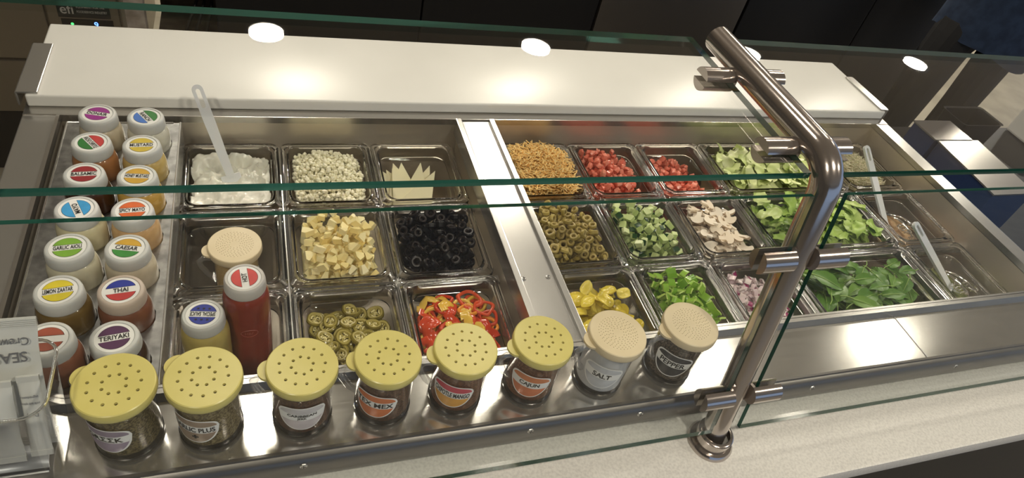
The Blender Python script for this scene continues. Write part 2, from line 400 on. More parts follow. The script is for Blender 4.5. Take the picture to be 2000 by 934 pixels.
def mk(g, mats, smooth=40):
    """geometry -> shared mesh"""
    me = bpy.data.meshes.new('piece'); me.from_pydata([tuple(p) for p in g[0]], [], [tuple(f) for f in g[1]]); me.update()
    if len(g) > 2 and g[2] is not None: me.polygons.foreach_set('material_index', list(g[2]))
    for m in mats: me.materials.append(m)
    if smooth:
        me.polygons.foreach_set('use_smooth', [True] * len(me.polygons))
        if smooth < 179: me.set_sharp_from_angle(angle=math.radians(smooth))
    return me

# ------------------------------------------------------------------ food pans
PW, PD = .162, .176
def pan_mesh(hx, hy, depth=.10):
    """clear pan: rolled flange, inner wall with a stacking ledge, tapered sides, flat bottom; rim top at z = 0"""
    A = [(.0028, -.0125, .012), (0., -.0125, .014), (0., -.003, .014), (.0012, -.0008, .014), (.003, 0., .014), (.0062, -.0002, .015), (.0080, -.0018, .016), (.0098, -.0004, .018),
         (.0125, -.0006, .020), (.0142, -.0030, .022), (.0150, -.0070, .022), (.0160, -.0240, .022), (.0135, -.0240, .022), (.0122, -.0070, .021), (.0110, -.0040, .020), (.0045, -.0034, .015), (.0028, -.0060, .012), (.0028, -.0125, .012)]
    B = [(.0160, -.0240, .022), (.0172, -.0262, .022), (.0192, -.0272, .022), (.0204, -.0290, .022), (.0235, -depth + .012, .022), (.0260, -depth + .003, .022), (.0310, -depth, .020)]
    ga = loft([rr_loop(hx - i, hy - i, r, z, 6) for i, z, r in A]); gb = loft([rr_loop(hx - i, hy - i, r, z, 6) for i, z, r in B], cap1=True)
    return ga, gb
PANME = {}
def pan(c, r, wide, right, content, dx=0., depth=.10):
    hx = (PW * wide) / 2 - .0008; hy = PD / 2 - .0008
    if wide not in PANME:
        ga, gb = pan_mesh(hx, hy, depth); PANME[wide] = (mk(gb, [PAN], 50), mk(ga, [RIM], 50))
    o = bpy.data.objects.new('food_pan', PANME[wide][0]); COL.objects.link(o)
    q = bpy.data.objects.new('rim', PANME[wide][1]); COL.objects.link(q); q.parent = o
    x = (.574 if right else 0.) + PW * (c + wide / 2); y = -PD * (r + .5)
    o.location = (x, y, 0)
    tag(o, 'clear plastic food pan holding ' + content, 'food pan', 'clear food pans in the wells')
    return Vector((x, y, 0))

# ------------------------------------------------------------------ heaps: pieces dropped one by one on a height field
WZ = [-.1, -.097, -.088, -.029, -.0272, -.0262, -.024, -.007, -.003, .0010, .0012]
WI = [.031, .026, .0235, .0204, .0192, .0172, .0160, .0150, .0148, .0148, .0040]
HEAPS = []
SAMP = {}
def samples(me, s=.0015):
    """points spread over a piece's surface, used to rest it on what lies below"""
    if me.name in SAMP: return SAMP[me.name]
    me.calc_loop_triangles(); V = np.array([v.co[:] for v in me.vertices]); out = [V]
    for t in me.loop_triangles:
        p, q, r = V[list(t.vertices)]; n = int(math.ceil(max(np.linalg.norm(p - q), np.linalg.norm(q - r), np.linalg.norm(r - p)) / s))
        if n < 2: continue
        ij = np.array([(i, k) for i in range(n + 1) for k in range(n + 1 - i)]) / n
        out.append(p + ij[:, :1] * (q - p) + ij[:, 1:] * (r - p))
    SAMP[me.name] = np.concatenate(out); return SAMP[me.name]
class Heap:
    def __init__(s, ctr, wide, level, amp, sx=0., sy=0., cx=0., cy=0., lump=.004, seed=0):
        s.c = ctr; s.ox, s.oy = PW * wide / 2, PD / 2; s.hx, s.hy = s.ox - .0185, s.oy - .0185; s.res = .0018
        s.nx, s.ny = int(2 * s.ox / s.res), int(2 * s.oy / s.res)
        s.X, s.Y = np.meshgrid((np.arange(s.nx) + .5) * s.res - s.ox, (np.arange(s.ny) + .5) * s.res - s.oy, indexing='ij')
        u, v = (s.X - cx) / s.hx, (s.Y - cy) / s.hy
        T = level + amp * np.clip(1 - .8 * (u * u + v * v), -1.2, 1) + sx * s.X / s.hx + sy * s.Y / s.hy
        for i in range(s.nx):
            for j in range(s.ny): T[i, j] += lump * noise.noise(Vector((s.X[i, j] * 45 + seed * 7.3, s.Y[i, j] * 45, seed)))
        s.T = np.maximum(T, -.092); s.floor = s.T.copy(); s.inn = (abs(s.X) < s.hx) & (abs(s.Y) < s.hy)
        s.q = []; s.pend = None; HEAPS.append(s)
    def sd(s, x, y, z, clear=.0006):
        """distance outside the pan's inner wall at that height (negative inside), with the outward direction"""
        x, y, z = np.atleast_1d(x), np.atleast_1d(y), np.atleast_1d(z)
        ins = np.interp(z, WZ, WI) + .0008 + clear; r = .022
        qx, qy = abs(x) - (s.ox - ins - r), abs(y) - (s.oy - ins - r)
        mx, my = np.maximum(qx, 0), np.maximum(qy, 0); L = np.hypot(mx, my)
        d = L + np.minimum(np.maximum(qx, qy), 0) - r
        k = int(np.argmax(d)); l = L[k]
        if l > 1e-9: g = (mx[k] / l * np.sign(x[k]), my[k] / l * np.sign(y[k]))
        else: g = (np.sign(x[k]), 0.) if qx[k] > qy[k] else (0., np.sign(y[k]))
        return float(d[k]), g
    def clamp(s, p, rad=.001):             # a point in world space pushed back inside the pan
        x, y, z = p[0] - s.c.x, p[1] - s.c.y, p[2]
        for t in range(3):
            d, g = s.sd(x, y, z, .0006 + rad)
            if d <= 0: break
            x -= g[0] * d; y -= g[1] * d
        return (s.c.x + x, s.c.y + y, z)
    def filler(s, name, m, label, drop=.002): s.pend = (name, m, label, drop)
    def build_filler(s):
        if not s.pend: return
        name, m, label, drop = s.pend; s.pend = None
        nu = int(2 * (s.ox - .0155) / .005) + 1; nv = int(2 * (s.oy - .0155) / .005) + 1; V, F = [], []
        for i in range(nu):
            for j in range(nv):
                x, y = (2 * i / (nu - 1) - 1) * (s.ox - .0155), (2 * j / (nv - 1) - 1) * (s.oy - .0155)
                z = float(s.floor[min(int((x + s.ox) / s.res), s.nx - 1), min(int((y + s.oy) / s.res), s.ny - 1)]) - drop
                z = max(z, -.0955); e = max(abs(x) - (s.ox - .030), abs(y) - (s.oy - .030))
                if e > 0: z = min(z, -.006)
                p = s.clamp((s.c.x + x, s.c.y + y, max(min(z, 0.) - .010, -.0965)), .0010); V.append((p[0] - s.c.x, p[1] - s.c.y, z))
        for i in range(nu - 1):
            for j in range(nv - 1): F.append((i * nv + j, (i + 1) * nv + j, (i + 1) * nv + j + 1, i * nv + j + 1))
        rim = [i * nv for i in range(nu)] + [(nu - 1) * nv + j for j in range(1, nv)] + [i * nv + nv - 1 for i in range(nu - 2, -1, -1)] + list(range(nv - 2, 0, -1))
        prev = rim                          # sides follow the tapered pan wall down to its bottom
        for t in (.12, .3, .6, .9, 1.):
            cur = []
            for q in rim:
                x, y, z = V[q]; zz = z + (-.0975 - z) * t; p = s.clamp((s.c.x + x, s.c.y + y, max(zz - .010, -.0985)), .0010); cur.append(len(V)); V.append((p[0] - s.c.x, p[1] - s.c.y, zz))
            n = len(rim)
            for k in range(n): F.append((prev[(k + 1) % n], prev[k], cur[k], cur[(k + 1) % n]))
            prev = cur
        F.append(tuple(reversed(prev)))
        o = link(name, (V, F), m, None, 60); o.location = s.c; tag(o, label, 'food', None, 'stuff'); return o
    def drop(s, n, rad, thick, place, tries=4, emb=.35, q=.99, settle=.0006):
        if isinstance(place, dict): s.q.append((n, thick, place, q, settle)); return
        s.build_filler(); Hm = s.floor.copy()
        for k in range(n):                  # loose stuff: crumbs, shreds, strands
            best = None
            for t in range(tries):
                x = random.uniform(-s.hx, s.hx); y = random.uniform(-s.hy, s.hy); i0, j0 = int((x - rad + s.ox) / s.res), int((y - rad + s.oy) / s.res); w = int(2 * rad / s.res) + 1
                h = float(np.quantile(Hm[i0:i0 + w, j0:j0 + w], 1 - emb))
                if s.sd(x, y, h, .0006 + rad * 1.55)[0] > 0: continue
                sc = h - float(s.T[i0 + w // 2, j0 + w // 2])
                if best is None or sc < best[0]: best = (sc, x, y, h, i0, j0, w)
            if best is None: continue
            _, x, y, h, i0, j0, w = best; place(s.c.x + x, s.c.y + y, h + thick * .5, k)
            Hm[i0:i0 + w, j0:j0 + w] = np.maximum(Hm[i0:i0 + w, j0:j0 + w], h + thick * .85)
    def pour(s, real):
        """let each piece down until it rests on the rim, the heap or the pieces below, inside the pan walls"""
        Hm = s.floor.copy(); Hm[~s.inn] = np.maximum(Hm[~s.inn], 0.)
        ring_ = (abs(s.X) > s.ox - .0148) | (abs(s.Y) > s.oy - .0148); Hm[ring_] = .0008
        for n, thick, sp, q, settle in s.q:
            for k in range(n):
                best = None
                for t in range(6):
                    me = random.choice(sp['meshes']); ti = sp['tilt']; eu = Euler((random.uniform(-ti, ti), random.uniform(-ti, ti), random.uniform(0, 2 * PI))); sc_ = random.uniform(*sp['scale'])
                    P = samples(me) @ (np.array(eu.to_matrix()).T * sc_)
                    x, y = random.uniform(-s.hx, s.hx), random.uniform(-s.hy, s.hy); ok = False
                    for it in range(7):
                        gi, gj = ((x + P[:, 0] + s.ox) / s.res).astype(int), ((y + P[:, 1] + s.oy) / s.res).astype(int)
                        if gi.min() < 0 or gj.min() < 0 or gi.max() >= s.nx or gj.max() >= s.ny:
                            x *= .85; y *= .85; continue
                        hz = Hm[gi, gj] - P[:, 2]; kk = min(len(hz) - 1, int(q * len(hz))); z = float(np.partition(hz, kk)[kk]) - settle
                        d, g = s.sd(x + P[:, 0], y + P[:, 1], z + P[:, 2])
                        if d <= .0002: ok = True; break
                        x -= g[0] * d * 1.08; y -= g[1] * d * 1.08
                    if not ok: continue
                    sc = z + .5 * float(P[:, 2].max()) - float(s.T[gi, gj].mean())
                    if best is None or sc < best[0]: best = (sc, x, y, z, P, me, eu, sc_, gi, gj)
                if best is None: s.miss += 1; continue
                _, x, y, z, P, me, eu, sc_, gi, gj = best
                np.maximum.at(Hm, (gi, gj), z + P[:, 2])
                if real:
                    o = bpy.data.objects.new(sp['name'], me); COL.objects.link(o); o.location = (s.c.x + x, s.c.y + y, z); o.rotation_euler = eu; o.scale = (sc_,) * 3
                    tag(o, sp['label'], sp['cat'], sp['group'])
        return Hm
    def run(s):
        if s.q:
            s.miss = 0; th = max(t for _, t, *_ in s.q); tgt = float(s.T[s.inn].mean()) + th * 1.1
            s.floor = np.maximum(s.T - 1.5 * th, -.0935)
            for k in range(2):
                Hm = s.pour(False); s.floor = np.maximum(s.floor - (float(Hm[s.inn].mean()) - tgt), -.0935); s.floor = np.minimum(s.floor, s.T + .004)
            s.miss = 0
            s.build_filler(); Hm = s.pour(True)
            print('HEAP', s.q[0][2]['name'], 'top %.3f target %.3f floor %.3f missed %d' % (Hm[s.inn].mean(), tgt, s.floor[s.inn].mean(), s.miss))
        else: s.build_filler()
def placer(name, meshes, label, cat, group, tilt=PI, flat=False, scale=(.85, 1.15)):
    return dict(name=name, meshes=meshes if isinstance(meshes, list) else [meshes], label=label, cat=cat, group=group, tilt=tilt, scale=scale)
def jit(g, a): return ([Vector(p) + Vector((random.uniform(-a, a), random.uniform(-a, a), random.uniform(-a, a))) for p in g[0]],) + tuple(g[1:])
def dice(sx, sy, sz, j=.001, b=.0012):
    g = bbox(-sx / 2, sx / 2, -sy / 2, sy / 2, -sz / 2, sz / 2, b, 1); return jit(g, j * .4)
def ring(ro, ri, h, n=16, wob=0., mats=True, thick=None):
    b = (ro - ri) * .3
    prof = [(ri, -h / 2 + b), (ri + b, -h / 2), (ro - b, -h / 2), (ro, -h / 2 + b), (ro, h / 2 - b), (ro - b, h / 2), (ri + b, h / 2), (ri, h / 2 - b), (ri, -h / 2 + b)]
    V, F = lathe(prof[:-1] + [prof[0]], n)
    ph = random.uniform(0, 6.28)
    V = [(x * (1 + wob * math.sin(2 * math.atan2(y, x) + ph) + wob * .5 * math.sin(3 * math.atan2(y, x))), y * (1 - wob * math.sin(2 * math.atan2(y, x) + ph)), z + wob * ro * .5 * math.sin(2 * math.atan2(y, x))) for x, y, z in V]
    M = []
    for i in range(len(prof) - 1): M += [1 if i in (7, 0) else (0 if i in (3, 2, 4) else 2)] * n
    return V, F, M

# --- left well
c_cream = pan(0, 0, 1, False, 'white creamy sauce and a spatula')
c_feta = pan(1, 0, 1, False, 'crumbled white feta')
c_slice = pan(2, 0, 1, False, 'a few pale cheese slices')
c_parm = pan(0, 1, 1, False, 'a parmesan shaker')
c_pine = pan(1, 1, 1, False, 'pineapple chunks')
c_olive = pan(2, 1, 1, False, 'black olive rings')
c_bott = pan(0, 2, 1, False, 'two sauce bottles')
c_jala = pan(1, 2, 1, False, 'pickled jalapeno slices')
c_pepp = pan(2, 2, 1, False, 'red and yellow pickled pepper rings')
# --- right well
c_ched = pan(0, 0, 1, True, 'shredded orange cheese')
c_tom1 = pan(1, 0, 1, True, 'diced tomato, beside the shredded cheese')
c_tom2 = pan(2, 0, 1, True, 'a low fill of diced tomato, beside the shredded lettuce')
c_lett = pan(3, 0, 2, True, 'shredded pale lettuce, double width')
c_spro = pan(5, 0, 1, True, 'sprouts')
c_gol = pan(0, 1, 1, True, 'green olive slices')
c_cuc = pan(1, 1, 1, True, 'diced cucumber')
c_mush = pan(2, 1, 1, True, 'sliced mushrooms')
c_rom = pan(3, 1, 2, True, 'chopped green lettuce leaves, double width')
c_tg1 = pan(5, 1, 1, True, 'brown relish under clear tongs')
c_pick = pan(0, 2, 1, True, 'yellow banana pepper slices')
c_gpep = pan(1, 2, 1, True, 'diced green pepper')
c_onion = pan(2, 2, 1, True, 'diced red onion')
c_spin = pan(3, 2, 2, True, 'spinach leaves, double width')
c_tg2 = pan(5, 2, 1, True, 'green relish under clear tongs')

# cream
CREAM = mat('cream', (.74, .73, .64), .25, sss=.2)
def cream():
    h = Heap(c_cream, 1, -.014, .004, lump=.006, seed=3)
    for i in range(h.nx):
        for j in range(h.ny):
            x, y = h.X[i, j], h.Y[i, j]
            p = Vector((x * 22, y * 22, 1.7)); q = noise.noise(p + Vector((3 * noise.noise(p * 1.4), 2 * noise.noise(p * 1.9 + Vector((5, 1, 2))), 0)))
            h.floor[i, j] += .013 * q + .003 * noise.noise(Vector((x * 90, y * 90, 4)))
            d = math.hypot(x - .012, y - .050); h.floor[i, j] -= .020 * math.exp(-(d / .012) ** 2)
    o = h.filler('cream_sauce', CREAM, 'thick white creamy sauce filling a pan', 0.)
cream()
def stuff(name, parts, m, label, smooth=40):
    V, F = [], []
    for g in parts:
        k = len(V); V += [tuple(p) for p in g[0]]; F += [tuple(i + k for i in f) for f in g[1]]
    o = link(name, (V, F), m, None, smooth); tag(o, label, 'food', None, 'stuff'); return o
# feta crumbs
FETA = mat('feta', (.93, .89, .68), .55, sss=.1)
h = Heap(c_feta, 1, -.036, .020, sx=-.004, seed=5)
h.filler('feta_heap', FETA, 'heap of white feta under its crumbs')
P = []
ICO = bmesh.new(); bmesh.ops.create_icosphere(ICO, subdivisions=1, radius=1.); ICO = from_bm(ICO)
def crumb(x, y, z, k):
    r = random.uniform(.0022, .0054); R = Euler((random.random() * 6, random.random() * 6, 0)).to_matrix()
    P.append(([R @ Vector((p.x * r * random.uniform(.7, 1.25), p.y * r * random.uniform(.7, 1.2), p.z * r * random.uniform(.7, 1.2))) + Vector((x, y, z)) for p in ICO[0]], ICO[1]))
h.drop(1300, .004, .0034, crumb, 4)
stuff('feta_crumbs', P, FETA, 'loose white feta crumbs heaped in a pan', 30)
# orange cheese shreds
CHED = noisy('orange_cheese', (.98, .58, .16), (1., .82, .40), 260, .45)
h = Heap(c_ched, 1, -.034, .018, sx=-.004, seed=6)
h.filler('cheese_heap', CHED, 'packed orange cheese under the loose shreds')
P = []
def shred(x, y, z, k):
    L = random.uniform(.008, .02); a = random.uniform(0, 2 * PI); cu = random.uniform(-.4, .4); tz = random.uniform(-.3, .45)
    pts = []
    for t in (-.5, -.17, .17, .5):
        b = a + cu * t * 2; pts.append((x + math.cos(b) * L * t, y + math.sin(b) * L * t, z + tz * L * abs(t) + .001))
    P.append(tube([h.clamp(p, .0013) for p in pts], .00115, 4))
h.drop(2600, .004, .0018, shred, 3, .15)
stuff('cheese_shreds', P, CHED, 'loose orange cheese shreds heaped in a pan', 30)
# sprouts
SPR = noisy('sprout_stems', (.62, .55, .36), (.80, .76, .58), 200, .5); SPL = mat('sprout_leaves', (.22, .27, .06), .5)
h = Heap(c_spro, 1, -.022, .018, sx=-.012, seed=8)
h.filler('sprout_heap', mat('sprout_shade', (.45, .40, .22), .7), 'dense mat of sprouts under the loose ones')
P, P2 = [], []
def sprout(x, y, z, k):
    L = random.uniform(.015, .03); a = random.uniform(0, 2 * PI); cu = random.uniform(-1.5, 1.5); tz = random.uniform(0, .5)
    pts = []
    for t in (-.5, -.2, .1, .35, .5):
        b = a + cu * t; pts.append((x + math.cos(b) * L * t, y + math.sin(b) * L * t, z + tz * L * max(t, 0) + .001 + .002 * random.random()))
    pts = [h.clamp(p, .0018) for p in pts]; P.append(tube(pts, .00045, 3))
    if random.random() < .45:
        p = Vector(pts[-1]); P2.append(([Vector((q.x * .0016, q.y * .001, q.z * .0006)) + p for q in ICO[0]], ICO[1]))
h.drop(1500, .004, .0012, sprout, 3)
o = stuff('sprout_strands', P, SPR, 'tangle of thin pale sprouts in a pan', 30); o2 = stuff('sprout_tips', P2, SPL, 'tiny green leaf tips among the sprouts')
# relish below the tongs
h = Heap(c_tg1, 1, -.055, .006, seed=9); h.filler('brown_relish', noisy('relish_brown', (.35, .19, .07), (.58, .42, .24), 80, .3, bump=.8), 'brown chopped relish in the pan with clear tongs', 0)
h = Heap(c_tg2, 1, -.058, .006, seed=10); h.filler('green_relish', noisy('relish_green', (.10, .13, .03), (.35, .36, .14), 80, .3, bump=.8), 'green chopped relish in the pan with clear tongs', 0)

# cheese slices: thin triangular slices leaning on each other
SLICE = mat('pale_cheese', (.93, .85, .55), .4, sss=.15)
tri = mk(join(prism([(-.046, -.033), (.048, -.033), (-.041, .050)], -.0011, .0011)), [SLICE], 0)
SL = (Matrix.Rotation(.78, 4, 'X'))
hs_ = Heap(c_slice, 1, -.09, 0.); fan = (.12, 1.55, .18, -.35, -.10, 1.75, .05, 1.40); st_ = []
for k, a_ in enumerate(fan):
    M_ = Matrix.Translation((0, .018, 0)) @ SL @ Matrix.Translation((-.004 + .006 * math.sin(2.3 * k), .004 * math.sin(1.7 * k), .0026 * k)) @ Matrix.Rotation(a_, 4, 'Z'); st_.append(M_)
def lift(ms_):
    low = min((m_ @ v.co).z for m_ in ms_ for v in tri.vertices); return [Matrix.Translation((0, 0, -.0990 - low)) @ m_ for m_ in ms_]
for rep in range(3):
    st_ = lift(st_)
    for k, M_ in enumerate(st_):
        P_ = np.array([(M_ @ Vector(p))[:] for p in samples(tri, .004)])
        for it in range(15):           # slide within the slice's own plane so that the slices stay parallel
            d, g = hs_.sd(P_[:, 0], P_[:, 1], P_[:, 2], .0012)
            if d <= 0: break
            t = SL.to_3x3() @ Vector((-g[0], -g[1], 0)); t = t * (d * 1.05 / max(math.hypot(t.x, t.y), 1e-6)); M_ = Matrix.Translation(t) @ M_; P_ += np.array(t[:])
        st_[k] = M_
st_ = lift(st_)
for M_ in st_:
    o = bpy.data.objects.new('cheese_slice', tri); COL.objects.link(o); o.matrix_world = Matrix.Translation(c_slice) @ M_
    tag(o, 'thin triangular slice of pale cheese leaning in its pan', 'cheese slice', 'pale cheese slices')

# pineapple
PINE = varied('pineapple', [(0, (.90, .70, .24)), (.5, (.95, .82, .42)), (1, (.97, .90, .62))], .3, 150, .3, sss=.2, bump=.3)
h = Heap(c_pine, 1, -.024, .024, sy=.004, seed=11); h.filler('pineapple_heap', PINE, 'pineapple pieces packed under the top layer')
ms = []
for k in range(6):
    a = random.uniform(.5, .9); r = random.uniform(.017, .024); t = random.uniform(.008, .013)
    ms.append(mk(jit(prism([(r * .35, 0), (r, 0), (r * math.cos(a * .5) * 1.04, r * math.sin(a * .5) * 1.04), (r * math.cos(a), r * math.sin(a)), (r * .35 * math.cos(a), r * .45 * math.sin(a))], -t / 2, t / 2), .0011), [PINE], 35))
ms = [m for m in ms]
for m in ms:
    for v in m.vertices: v.co.x -= .013; v.co.y -= .005
h.drop(120, .010, .008, placer('pineapple_chunk', ms, 'wedge-shaped pale yellow pineapple chunk heaped in its pan', 'pineapple', 'pineapple chunks', .7))
# black olives
OLB = mat('black_olive', (.004, .003, .004), .34, spec=.22); OLI = mat('black_olive_inside', (.014, .008, .007), .4)
h = Heap(c_olive, 1, -.026, .030, seed=12); h.filler('olive_heap', OLB, 'black olives packed under the top layer')
ms = [mk(ring(.0088, .0038, random.uniform(.007, .012), 16, .05), [OLB, OLI, OLI], 40) for k in range(4)]
h.drop(150, .0085, .008, placer('black_olive_ring', ms, 'shiny black olive ring heaped in its pan', 'olive', 'black olive rings', .9))
# green olives
OLG = varied('green_olive', [(0, (.27, .20, .035)), (.5, (.42, .32, .08)), (1, (.54, .44, .15))], .3, 60, .4); OGI = mat('green_olive_inside', (.46, .35, .12), .4)
h = Heap(c_gol, 1, -.026, .024, sx=-.014, seed=13); h.filler('green_olive_heap', OLG, 'green olives packed under the top layer')
ms = [mk(ring(.0080, .0036, random.uniform(.005, .009), 14, .08), [OLG, OLG, OGI], 40) for k in range(5)]
h.drop(200, .0078, .0055, placer('green_olive_slice', ms, 'khaki green olive slice with a hollow middle', 'olive', 'green olive slices', 1.))
# tomatoes
TOM = varied('tomato', [(0, (.60, .09, .05)), (.5, (.76, .21, .14)), (1, (.86, .38, .27))], .22, 70, .5, sss=.2)
ms = [mk(dice(random.uniform(.009, .014), random.uniform(.009, .013), random.uniform(.008, .012), .004, .0022), [TOM], 50) for k in range(6)]
h = Heap(c_tom1, 1, -.034, .020, sx=-.016, sy=.006, seed=14); h.filler('tomato_heap', TOM, 'diced tomato packed under the top layer, fuller pan')
h.drop(150, .0075, .008, placer('tomato_cube', ms, 'red tomato cube in the fuller pan beside the shredded cheese', 'tomato', 'tomato cubes in the fuller pan', PI))
h = Heap(c_tom2, 1, -.048, .014, sx=-.018, sy=-.002, seed=15); h.filler('tomato_heap', TOM, 'diced tomato packed under the top layer, emptier pan')
h.drop(110, .0075, .008, placer('tomato_cube', ms, 'red tomato cube in the low-filled pan beside the shredded lettuce', 'tomato', 'tomato cubes in the low-filled pan', PI))
# cucumber
CUC = varied('cucumber_flesh', [(0, (.44, .56, .18)), (.5, (.58, .68, .30)), (1, (.70, .76, .44))], .3, 80, .3, sss=.15); CUS = mat('cucumber_skin', (.015, .06, .012), .3)
ms = []
for k in range(6):
    g = dice(random.uniform(.010, .015), random.uniform(.010, .014), random.uniform(.008, .012), .003, .001); sk = []
    for f in g[1]:
        c = sum((Vector(g[0][i]) for i in f), Vector()) / len(f); sk.append(1 if c.x > .0042 else 0)
    ms.append(mk((g[0], g[1], sk), [CUC, CUS], 35))
h = Heap(c_cuc, 1, -.032, .022, sx=-.008, sy=.004, seed=16); h.filler('cucumber_heap', CUC, 'diced cucumber packed under the top layer')
h.drop(140, .008, .008, placer('cucumber_piece', ms, 'pale green cucumber piece with dark skin on one side', 'cucumber', 'cucumber pieces', PI))
# mushrooms
MUS = varied('mushroom', [(0, (.74, .59, .42)), (.5, (.88, .77, .62)), (1, (.94, .88, .78))], .5, 60, .45); MUE = mat('mushroom_skin', (.55, .41, .27), .5); MUG = mat('mushroom_gill', (.30, .20, .13), .6)
def mushroom(s):
    out = []
    for k in range(9): a = PI * k / 8; out.append((.0145 * s * math.cos(a), .004 * s + .0115 * s * math.sin(a)))
    poly = out + [(-.0135 * s, .001 * s), (-.008 * s, .0015 * s), (-.0042 * s, .0), (-.0045 * s, -.0125 * s), (.0045 * s, -.0125 * s), (.0042 * s, .0), (.008 * s, .0015 * s), (.0135 * s, .001 * s)]
    g = prism(poly, -.002, .002); n = len(poly)
    M = [0, 0] + [1 if k < 9 else (2 if k in (10, 15) else 0) for k in range(n)]
    V = [(x, y, z + 16 * (x * x) * random.uniform(.3, 1.)) for x, y, z in g[0]]
    return V, g[1], M
ms = [mk(mushroom(random.uniform(.95, 1.35)), [MUS, MUE, MUG], 35) for k in range(6)]
h = Heap(c_mush, 1, -.030, .022, sx=-.008, seed=17); h.filler('mushroom_heap', MUS, 'mushroom slices packed under the top layer')
h.drop(120, .0115, .005, placer('mushroom_slice', ms, 'beige mushroom slice with cap and stem', 'mushroom', 'mushroom slices', .50), q=.95)
# jalapenos
JAL = varied('jalapeno_skin', [(0, (.10, .08, .012)), (.5, (.19, .15, .022)), (1, (.30, .24, .045))], .2, 60, .3); JAI = mat('jalapeno_flesh', (.34, .28, .07), .3); JAS = mat('jalapeno_seed', (.66, .58, .27), .4)
def jala():
    r = random.uniform(.0125, .017)
    g = ring(r, r * .55, .007, 18, .06); parts = [g]
    core = ([Vector((p.x * r * .3, p.y * r * .3, p.z * .002)) for p in ICO[0]], ICO[1], [3] * len(ICO[1]))
    parts.append(core)
    for k in range(3):
        a = 2 * PI * k / 3 + .4; parts.append(setmat(xf(box(0, r * .7, -.0011, .0011, -.0016, .0016), Matrix.Rotation(a, 4, 'Z')), 1))
        for q in range(3):
            b = a + .5 + q * .4; rr = r * random.uniform(.3, .55)
            parts.append(([Vector((p.x * .0019, p.y * .0016, p.z * .001)) + Vector((rr * math.cos(b), rr * math.sin(b), .001)) for p in ICO[0]], ICO[1], [3] * len(ICO[1])))
    return join(*parts)
ms = [mk(jala(), [JAL, JAI, JAI, JAS], 40) for k in range(5)]
h = Heap(c_jala, 1, -.040, .014, sy=-.006, seed=18); h.filler('jalapeno_heap', JAL, 'jalapeno slices packed under the top layer')
h.drop(130, .0135, .0065, placer('jalapeno_slice', ms, 'olive green pickled jalapeno slice with pale seeds', 'jalapeno', 'jalapeno slices', .42), q=.90, settle=.001)
# mixed pickled peppers
PRD = varied('pepper_red', [(0, (.48, .03, .012)), (1, (.70, .10, .03))], .18, 60, .4, sss=.1); PYL = varied('pepper_yellow', [(0, (.70, .40, .04)), (1, (.82, .58, .13))], .18, 60, .4, sss=.1); POR = varied('pepper_orange', [(0, (.72, .20, .02)), (1, (.82, .34, .05))], .18, 60, .4, sss=.1)
h = Heap(c_pepp, 1, -.034, .020, seed=19); h.filler('pepper_heap', PRD, 'pickled pepper rings packed under the top layer')
def pring(): 
    r = random.uniform(.015, .023); return ring(r, r * .68, random.uniform(.005, .008), 20, .14)
def pstrip():
    L = random.uniform(.03, .05); pts = [(L * (t - .5), .006 * math.sin(3 * t + k), .004 * math.sin(5 * t)) for k, t in enumerate([q / 6 for q in range(7)])]
    return tube(pts, .0055, 8, True, (.45, 1.5))
for nm, m, n, col in 4 * (('pepper_ring', PYL, 6, 'yellow'), ('pepper_ring', POR, 3, 'orange'), ('pepper_ring', PRD, 9, 'red')):
    ms = [mk(pring(), [m, m, m], 50) for k in range(4)]
    h.drop(n, .014, .0065, placer(nm, ms, col + ' pickled pepper ring with a wavy edge', 'pepper', col + ' pepper rings', .38), q=.84, settle=.0015)
for m, n, col in ((PRD, 8, 'red'), (PYL, 5, 'yellow')):
    h.drop(n, .015, .006, placer('pepper_strip', [mk(pstrip(), [m], 60) for k in range(3)], 'curved ' + col + ' pickled pepper strip', 'pepper', col + ' pepper strips', .3), q=.84, settle=.0015)
# banana pepper slices
PKL = varied('banana_pepper', [(0, (.58, .44, .03)), (.5, (.74, .58, .06)), (1, (.82, .70, .18))], .2, 60, .35, sss=.15)
def pick():
    r = random.uniform(.014, .02); q = random.uniform(.6, .95); V, F = lathe([(.0005, .0012), (r * .55, .0018), (r * .8, .0008), (r, .0016), (r, -.0008), (r * .6, -.0004), (.0005, -.0012)], 18)
    return [(x, y * q, z + .0035 * math.sin(x * 160) + .002 * math.sin(y * 230)) for x, y, z in V], F
ms = [mk(pick(), [PKL], 60) for k in range(6)]
h = Heap(c_pick, 1, -.040, .014, sx=-.01, seed=20); h.filler('banana_pepper_heap', PKL, 'yellow pepper slices packed under the top layer')
h.drop(100, .016, .0035, placer('banana_pepper_slice', ms, 'flat yellow-green banana pepper slice', 'pepper', 'banana pepper slices', .55))
# diced green pepper
GPO = varied('green_pepper_skin', [(0, (.10, .26, .015)), (1, (.28, .48, .05))], .2, 50, .3); GPI = mat('green_pepper_flesh', (.46, .62, .15), .35, sss=.1)
def gpep(a, b):
    V = []; F = []; M = []
    for s in (0, 1):
        for i in range(5):
            for j in range(2):
                x = a * (i / 4 - .5); y = b * (j - .5); V.append((x, y, 22 * -(x * x) + (.003 if s else 0)))
    I = lambda s, i, j: s * 10 + i * 2 + j
    for i in range(4):
        F.append((I(1, i, 0), I(1, i + 1, 0), I(1, i + 1, 1), I(1, i, 1))); M.append(0)
        F.append((I(0, i, 1), I(0, i + 1, 1), I(0, i + 1, 0), I(0, i, 0))); M.append(1)
        for j in (0, 1):
            q = (I(0, i, j), I(0, i + 1, j), I(1, i + 1, j), I(1, i, j)); F.append(q if j == 0 else q[::-1]); M.append(1)
    for i in (0, 4):
        q = (I(0, i, 0), I(1, i, 0), I(1, i, 1), I(0, i, 1)); F.append(q if i == 0 else q[::-1]); M.append(1)
    return jit((V, F, M), .0005)
